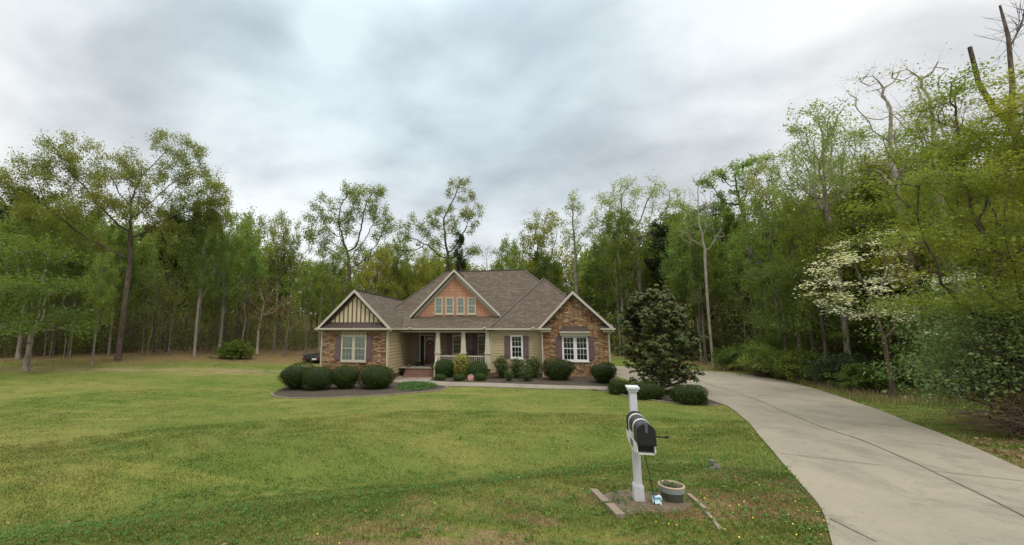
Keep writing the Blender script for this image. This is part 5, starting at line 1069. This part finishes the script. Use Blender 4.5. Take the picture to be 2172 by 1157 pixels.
# magnolia
mg = gpx(1412, 838); hm = (at_y(1412, 612, mg[1]+.6)[2]-mg[2])*.95; mroot = thing('magnolia_tree', (float(mg[0]), float(mg[1]+.6), float(mg[2])), 'dense dark glossy magnolia with coppery top leaves beside the driveway', 'tree')
rs = np.random.RandomState(44); LPm = []; LNm = []; mbr = [(np.array([[0, 0, -.2], [.05, 0, hm*.4], [0, .05, hm*.7], [.02, 0, hm*.97]]), np.array([.13, .09, .05, .015]))]
wm = at_y(1490, 760, mg[1])[0]-mg[0]
for i in range(210):
    u = rs.rand()**.85; z = .35+u*(hm-.4); a = rs.rand()*6.283
    rad = wm*np.interp(z/hm, [0, .06, .2, .4, .6, .8, .93, 1], [.55, .72, .92, 1.04, 1.02, .92, .74, .42])*(.62+.46*rs.rand())
    e = np.array([rad*math.cos(a), rad*math.sin(a), z]); s0_ = np.array([0, 0, max(z-.25*rad-.2, .1)]); mbr.append((np.array([s0_, (s0_+e)/2+[0, 0, -.05], e]), np.array([.035, .022, .01])))
    for q in range(9):
        c_ = e+rs.normal(size=3)*.17-np.array([math.cos(a), math.sin(a), 0])*rs.rand()*.45; k = 22; dv = rs.normal(size=(k, 3)); dv /= np.linalg.norm(dv, axis=1)[:, None]; dv[:, 2] = np.abs(dv[:, 2])*.8-.1
        LPm.append(c_+dv*.12); LNm.append(dv*.5+np.array([0, 0, .7])+np.array([math.cos(a), math.sin(a), 0])*.4)
V, F = leaf_cloud(np.concatenate(LPm), np.concatenate(LNm), .165, rs, .42, .35); np_obj('crown', V, F, LF_MAG, mroot)
V, F = tubes(mbr, [7]+[4]*(len(mbr)-1)); np_obj('trunk', V, F, BARKG, mroot, smooth=True)
# big grey-green bush by the right edge
bg_ = gpx(2100, 935)
def wild_bush(name, label, loc, rx, ry, hz, leafm, leaf, nb, per, seed, twig=TWIG, droop=.0, low=.25, group=None):
    rs = np.random.RandomState(seed); root = thing(name, tuple(map(float, loc)), label, 'bush', group); br, LP = [], []
    for i in range(nb):
        a = rs.rand()*6.283; q = rs.rand()**.5; zt = hz*(low+(1-low)*rs.rand()); prof = math.sqrt(max(0.05, 1-(max(zt/hz-.35, 0)/.66)**2)); e = np.array([rx*q*prof*math.cos(a), ry*q*prof*math.sin(a), zt]); s = np.array([rx*.18*rs.normal(), ry*.18*rs.normal(), 0]); m_ = (s+e)/2+rs.normal(size=3)*.12*hz+[0, 0, .12*hz]; m2 = (m_+e)/2+rs.normal(size=3)*.06*hz
        br.append((np.array([s, m_, m2, e]), np.array([.02, .014, .009, .004])))
        for k in range(3):
            f = e+rs.normal(size=3)*.22*hz*np.array([1, 1, .5]); br.append((np.array([m2, (m2+f)/2+rs.normal(size=3)*.03*hz, f]), np.array([.008, .006, .003])))
            if per: LP.append(f+rs.normal(size=(per, 3))*np.array([.14, .14, .10])*max(hz*.5, .5))
    V, F = tubes(br, [3]*len(br)); np_obj('stems', V, F, twig, root, smooth=True)
    if per: P_ = np.concatenate(LP); P_[:, 2] = np.abs(P_[:, 2]); V, F = leaf_cloud(P_, np.tile([0, 0, .5], (len(P_), 1)), leaf, rs, .55, .9); np_obj('foliage', V, F, leafm, root)
    return root
wild_bush('wild_bush', 'big grey green bush with bare brown lower twigs at the right edge', bg_+[3.3, 1.7, 0], 2.4, 2.3, 3.3, L_GREY, .085, 420, 34, 5, low=.25)
b2 = gpx(2060, 945); wild_bush('bramble', 'tangle of bare brown twigs at the foot of the big grey green bush', b2+[2.6, .9, 0], 2.1, 1.3, 1.0, L_RUST, .05, 190, 3, 6)
wild_bush('wild_bush', 'dark green bush at the wood edge left of the russet tree foot', gpx(500, 762), 1.9, 1.2, 1.6, L_MID, .13, 110, 40, 7)
for (px, py, rx, hz, lm, lab, sd_) in ((1620, 800, 1.8, 1.9, L_LIME, 'lime green bush at the wood edge by the driveway bend', 1), (1700, 812, 1.8, 1.8, L_MID, 'mid green bush at the wood edge left of the dark shrubs', 2), (1790, 822, 1.6, 1.7, L_PINE, 'dark green shrub at the wood edge below the dogwood', 3), (1840, 832, 1.3, 1.2, L_MID, 'smaller green shrub right of the dark one below the dogwood', 4), (1560, 786, 1.6, 1.6, L_MID, 'green bush behind the bare pale trunk', 5), (1660, 795, 1.4, 2.6, L_MID, 'tall leafy bush behind the lime green one', 8)):
    wild_bush('edge_bush', lab, gpx(px, py), rx, rx*.8, hz, lm, .11, 90, 34, 40+sd_, group='bushes along the wood edge')

# ------------------------------------------------------------------ far wood, undergrowth, grass
rs = np.random.RandomState(202)
base_far = [tree_geo(seed=300+i, trunk_h=2.5, lobes=l+[(0, 0, 2.8, 2.6, 2.6, 1.6)], r_base=.16, leaf=.42, per=30, spread=1.2, twigs=2, twig_len=1.2, n_attr=130, step=.9, sides=5, tip=.02, di=8) for i, l in enumerate(([(0, 0, 11, 3, 3, 5), (1, 0, 6, 3, 3, 3)], [(0, 0, 12, 3, 3, 4.5), (-1, 1, 7, 3.2, 3.2, 3), (0, 0, 4, 3, 3, 2)], [(0, 0, 10, 3.4, 3.4, 5.5), (1, 1, 5, 3.4, 3.4, 3)]))]
Vs, Fs, Ms, o = [], [], [], 0
tops = ([-200, 0, 200, 430, 640, 860, 1060, 1300, 1500, 1700, 2400], [420, 430, 470, 480, 540, 552, 545, 510, 470, 440, 400])
def put(V, F, m):
    global o
    Vs.append(V); Fs.append(F+o); Ms.append(np.full(len(F), m)); o += len(V)
for i in range(290):
    px = rs.uniform(-260, 2450); near = np.interp(px, [-260, 640, 1300, 1760, 2450], [74, 84, 66, 46, 34]); dist = near+rs.uniform(0, 34)
    d = ray(px, 690); d = d[:2]/np.linalg.norm(d[:2]); p = d*dist; g = float(gz(*p)); dd = ray(px, np.interp(px, *tops)+rs.uniform(-8, 70)); hgt = dd[2]*dist/np.hypot(*dd[:2])+H-g
    BV, BF, LV, LF = base_far[rs.randint(3)]; s = hgt/15.5; a = rs.rand()*6.283; R = np.array([[math.cos(a), math.sin(a), 0], [-math.sin(a), math.cos(a), 0], [0, 0, 1]])*s
    put(BV@R+[*p, g], BF, 0); put(LV@R+[*p, g], LF, rs.choice([1, 3, 2, 3, 1]))
tag(np_obj('woods', np.concatenate(Vs), np.concatenate(Fs), BARKD, mats=[BARKD, L_MID, L_YELL, L_LIME], midx=np.concatenate(Ms)), 'far wood of spring trees closing the view all round', 'woods', kind='stuff')
Vs, Fs, Ms, o = [], [], [], 0; paths = []; LP = []
for i in range(10500):
    px = rs.uniform(-220, 2350); near = np.interp(px, [-220, 640, 680, 1290, 1330, 1500, 1700, 2350], [57, 60, 66, 62, 52, 52, 42, 25]); dist = near+24*rs.rand()**1.3
    d = ray(px, 690); d = d[:2]/np.linalg.norm(d[:2]); p = np.array([*(d*dist), 0]); p[2] = gz(p[0], p[1]); h = .5+4.6*rs.rand()**1.7*(1 if px < 640 or px > 1290 else .7); a = rs.rand()*6.28; k = h*(.25+.5*rs.rand())
    e = p+[k*math.cos(a), k*math.sin(a), h]; m_ = (p+e)/2+[0, 0, .15*h]; paths.append((np.array([p, m_, e]), np.array([.018, .012, .005])))
    for q in range(2): f = m_+rs.normal(size=3)*.35*h*np.array([1, 1, .6]); paths.append((np.array([m_, (m_+f)/2, f]), np.array([.010, .007, .004])))
    if rs.rand() < (.55 if px < 1300 else .8): LP.append(e+rs.normal(size=(26, 3))*[.55, .55, .40])
V, F = tubes(paths, [3]*len(paths)); put(V, F, 0); LP = np.concatenate(LP); V, F = leaf_cloud(LP, np.tile([0, 0, .7], (len(LP), 1)), .20, rs, .6, .8); put(V, F, 1); Ms[-1] = rs.choice([1, 2, 2], len(F))
tag(np_obj('undergrowth', np.concatenate(Vs), np.concatenate(Fs), TWIG, mats=[TWIG, L_MID, L_LIME], midx=np.concatenate(Ms)), 'brushy undergrowth of twigs and young leaves on the forest floor', 'undergrowth', kind='stuff')

BLOCKED = [DRIVE, WALKP, smooth_loop(LBED, 3), RBED, smooth_loop(MBED, 3)]; MPs = smooth_loop(MP, 4)
def free(P, margin_patch=True):
    k = np.ones(len(P), bool)
    for b in BLOCKED: k &= ~inside(P, b)
    k &= ~((P[:, 0] > -15.5) & (P[:, 0] < 5.35) & (P[:, 1] > 28.9) & (P[:, 1] < 44)); return k
def blades(P, hgt, wid, rs, bend=.5):
    n = len(P); a = rs.rand(n)*6.283; ln = rs.rand(n)*bend; h = hgt*(.5+.9*rs.rand(n)); w_ = wid*(.6+.8*rs.rand(n)); b = rs.rand(n)*6.283
    B = np.c_[P, gz(P[:, 0], P[:, 1])-.01]; s = np.c_[np.cos(a)*w_/2, np.sin(a)*w_/2, np.zeros(n)]; m_ = B+np.c_[np.cos(b)*h*ln*.35, np.sin(b)*h*ln*.35, h*.6]; t_ = B+np.c_[np.cos(b)*h*ln, np.sin(b)*h*ln, h*(1-.25*ln)]
    V = np.stack([B-s, B+s, m_+s*.7, t_, m_-s*.7], 1).reshape(-1, 3); i = np.arange(n)[:, None]*5; F = np.concatenate([i+[0, 1, 2, 4], ], 1); T = i+[4, 2, 3, 3]; return V, F, T
Vs, Fs, Ms, o = [], [], [], 0
def ring(n, d0, d1):
    px = rs.uniform(-60, 2240, n); d = d0+(d1-d0)*rs.rand(n)**.75; a = (px-CX)/FPX; v = np.c_[a, np.full(n, math.cos(PITCH)+.1)]; v /= np.linalg.norm(v, axis=1)[:, None]; c, s = math.cos(YAW), math.sin(YAW); v = v*d[:, None]; return np.c_[c*v[:, 0]-s*v[:, 1], s*v[:, 0]+c*v[:, 1]]
for n, d0, d1 in ((230000, 4.5, 10), (180000, 8, 18), (110000, 14, 32), (70000, 26, 54)):
    P = ring(n, d0, d1); P = P[free(P)]; dd_ = np.hypot(P[:, 0], P[:, 1]); h = np.interp(dd_, [5, 10, 18, 30, 50], [.046, .044, .038, .034, .034]); w_ = dd_*.00085+.0025
    keep = rs.rand(len(P)) < np.where(inside(P, MPs), .30, 1); P, h, w_ = P[keep]+rs.normal(size=(keep.sum(), 2))*.022, h[keep]*np.where(rs.rand(keep.sum()) < .035, 1.8, 1), w_[keep]
    clump = .6+.8*(.5+.5*np.sin(P[:, 0]*2.3+np.sin(P[:, 1]*1.7)*2)*np.sin(P[:, 1]*2.9+np.sin(P[:, 0]*1.3)*2)); V, F, T = blades(P, h*clump, w_, rs, 1.1)
    put(V, np.concatenate([F, T[:, [0, 1, 2, 2]]])[:, :4], 0) if False else put(V, F, 0); Fs.append(T[:, [0, 1, 2, 2]]+(o-len(V))); Ms.append(np.zeros(len(T)))
# the tips are triangles, so the blades are written out as triangles
V = np.concatenate(Vs); Q = np.concatenate(Fs); quad = Q[:, 2] != Q[:, 3]; T = np.concatenate([Q[quad][:, [0, 1, 2]], Q[quad][:, [0, 2, 3]], Q[~quad][:, :3]])
tag(np_obj('grass', V, T, BLADE), 'mown lawn of mixed green and yellowing grass', 'grass', kind='stuff')
# broad-leaved weeds and small yellow flowers in the lawn
P = np.concatenate([ring(5000, 5, 11), ring(900, 10, 18)]); P = P[free(P)]; C0 = np.repeat(P, 7, 0)+rs.normal(size=(len(P)*7, 2))*.035; V, F = leaf_cloud(np.c_[C0, gz(C0[:, 0], C0[:, 1])+.03+.02*rs.rand(len(C0))], np.tile([0, 0, 1.], (len(C0), 1)), .034, rs, .7, .5)
tag(np_obj('lawn_weeds', V, F, leaf_mat('weed_leaf', [(.055, .13, .018), (.09, .17, .028), (.13, .20, .045)], .6, .3)), 'low broad leaved weeds scattered in the lawn', 'weeds', kind='stuff')
P = np.concatenate([gpx(1690, 1110)[:2]+rs.normal(size=(110, 2))*[.5, .7], gpx(1600, 930)[:2]+rs.normal(size=(50, 2))*[.5, 1.2], gpx(1450, 1120)[:2]+rs.normal(size=(18, 2))*[.5, .4], gpx(800, 1130)[:2]+rs.normal(size=(22, 2))*[.8, .4]]); P = P[free(P)]
V, F = leaf_cloud(np.c_[P, gz(P[:, 0], P[:, 1])+.045+.02*rs.rand(len(P))], np.tile([0, -.3, 1.], (len(P), 1)), .016, rs, .95, .3)
tag(np_obj('yellow_flowers', V, F, flat('yellow_petal', (.70, .55, .03), .6, .1, 9, grime=0)), 'tiny yellow flowers dotted in the grass by the driveway', 'flowers', kind='stuff')
# tawny dry weeds along the right wood edge, fallen leaves
P = np.concatenate([gpx(px, py)[:2]+rs.normal(size=(420, 2))*[1.3, .6] for px, py in ((1720, 818), (1770, 824), (1820, 832), (1870, 842), (1540, 786), (1930, 856), (1600, 796))]); P = P[free(P)]; n = len(P); V, F, T = blades(P, .38, .016, rs, .9); Q = np.concatenate([F[:, [0, 1, 2]], F[:, [0, 2, 3]], T[:, :3]])
tag(np_obj('dry_weeds', V, Q, leaf_mat('dry_straw', [(.24, .165, .095), (.33, .24, .145), (.18, .15, .06)], .8, .2)), 'tawny dry weeds along the edge of the right wood', 'weeds', kind='stuff')
P = ring(5200, 34, 66); lm = (NX*P[:, 0]+NY*P[:, 1] > 42) & (P[:, 0] < -8) | (P[:, 0]*.84+P[:, 1]*.5 > 29); P = np.concatenate([P[lm], gpx(2060, 950)[:2]+rs.normal(size=(260, 2))*[1.2, .9], ring(140, 5, 12)]); P = P[free(P)]
V, F = leaf_cloud(np.c_[P, gz(P[:, 0], P[:, 1])+.03+.02*rs.rand(len(P))], np.tile([0, -.2, 1.], (len(P), 1)), .11, rs, .6, .4); V.reshape(-1, 4, 3)[-140:] = (V.reshape(-1, 4, 3)[-140:]-V.reshape(-1, 4, 3)[-140:].mean(1, keepdims=True))*.5+V.reshape(-1, 4, 3)[-140:].mean(1, keepdims=True)
tag(np_obj('fallen_leaves', V, F, leaf_mat('fallen_leaf', [(.18, .11, .05), (.26, .17, .09), (.12, .07, .035), (.34, .27, .18)], .85, .1)), 'brown fallen leaves under the trees and on the lawn', 'leaves', kind='stuff')
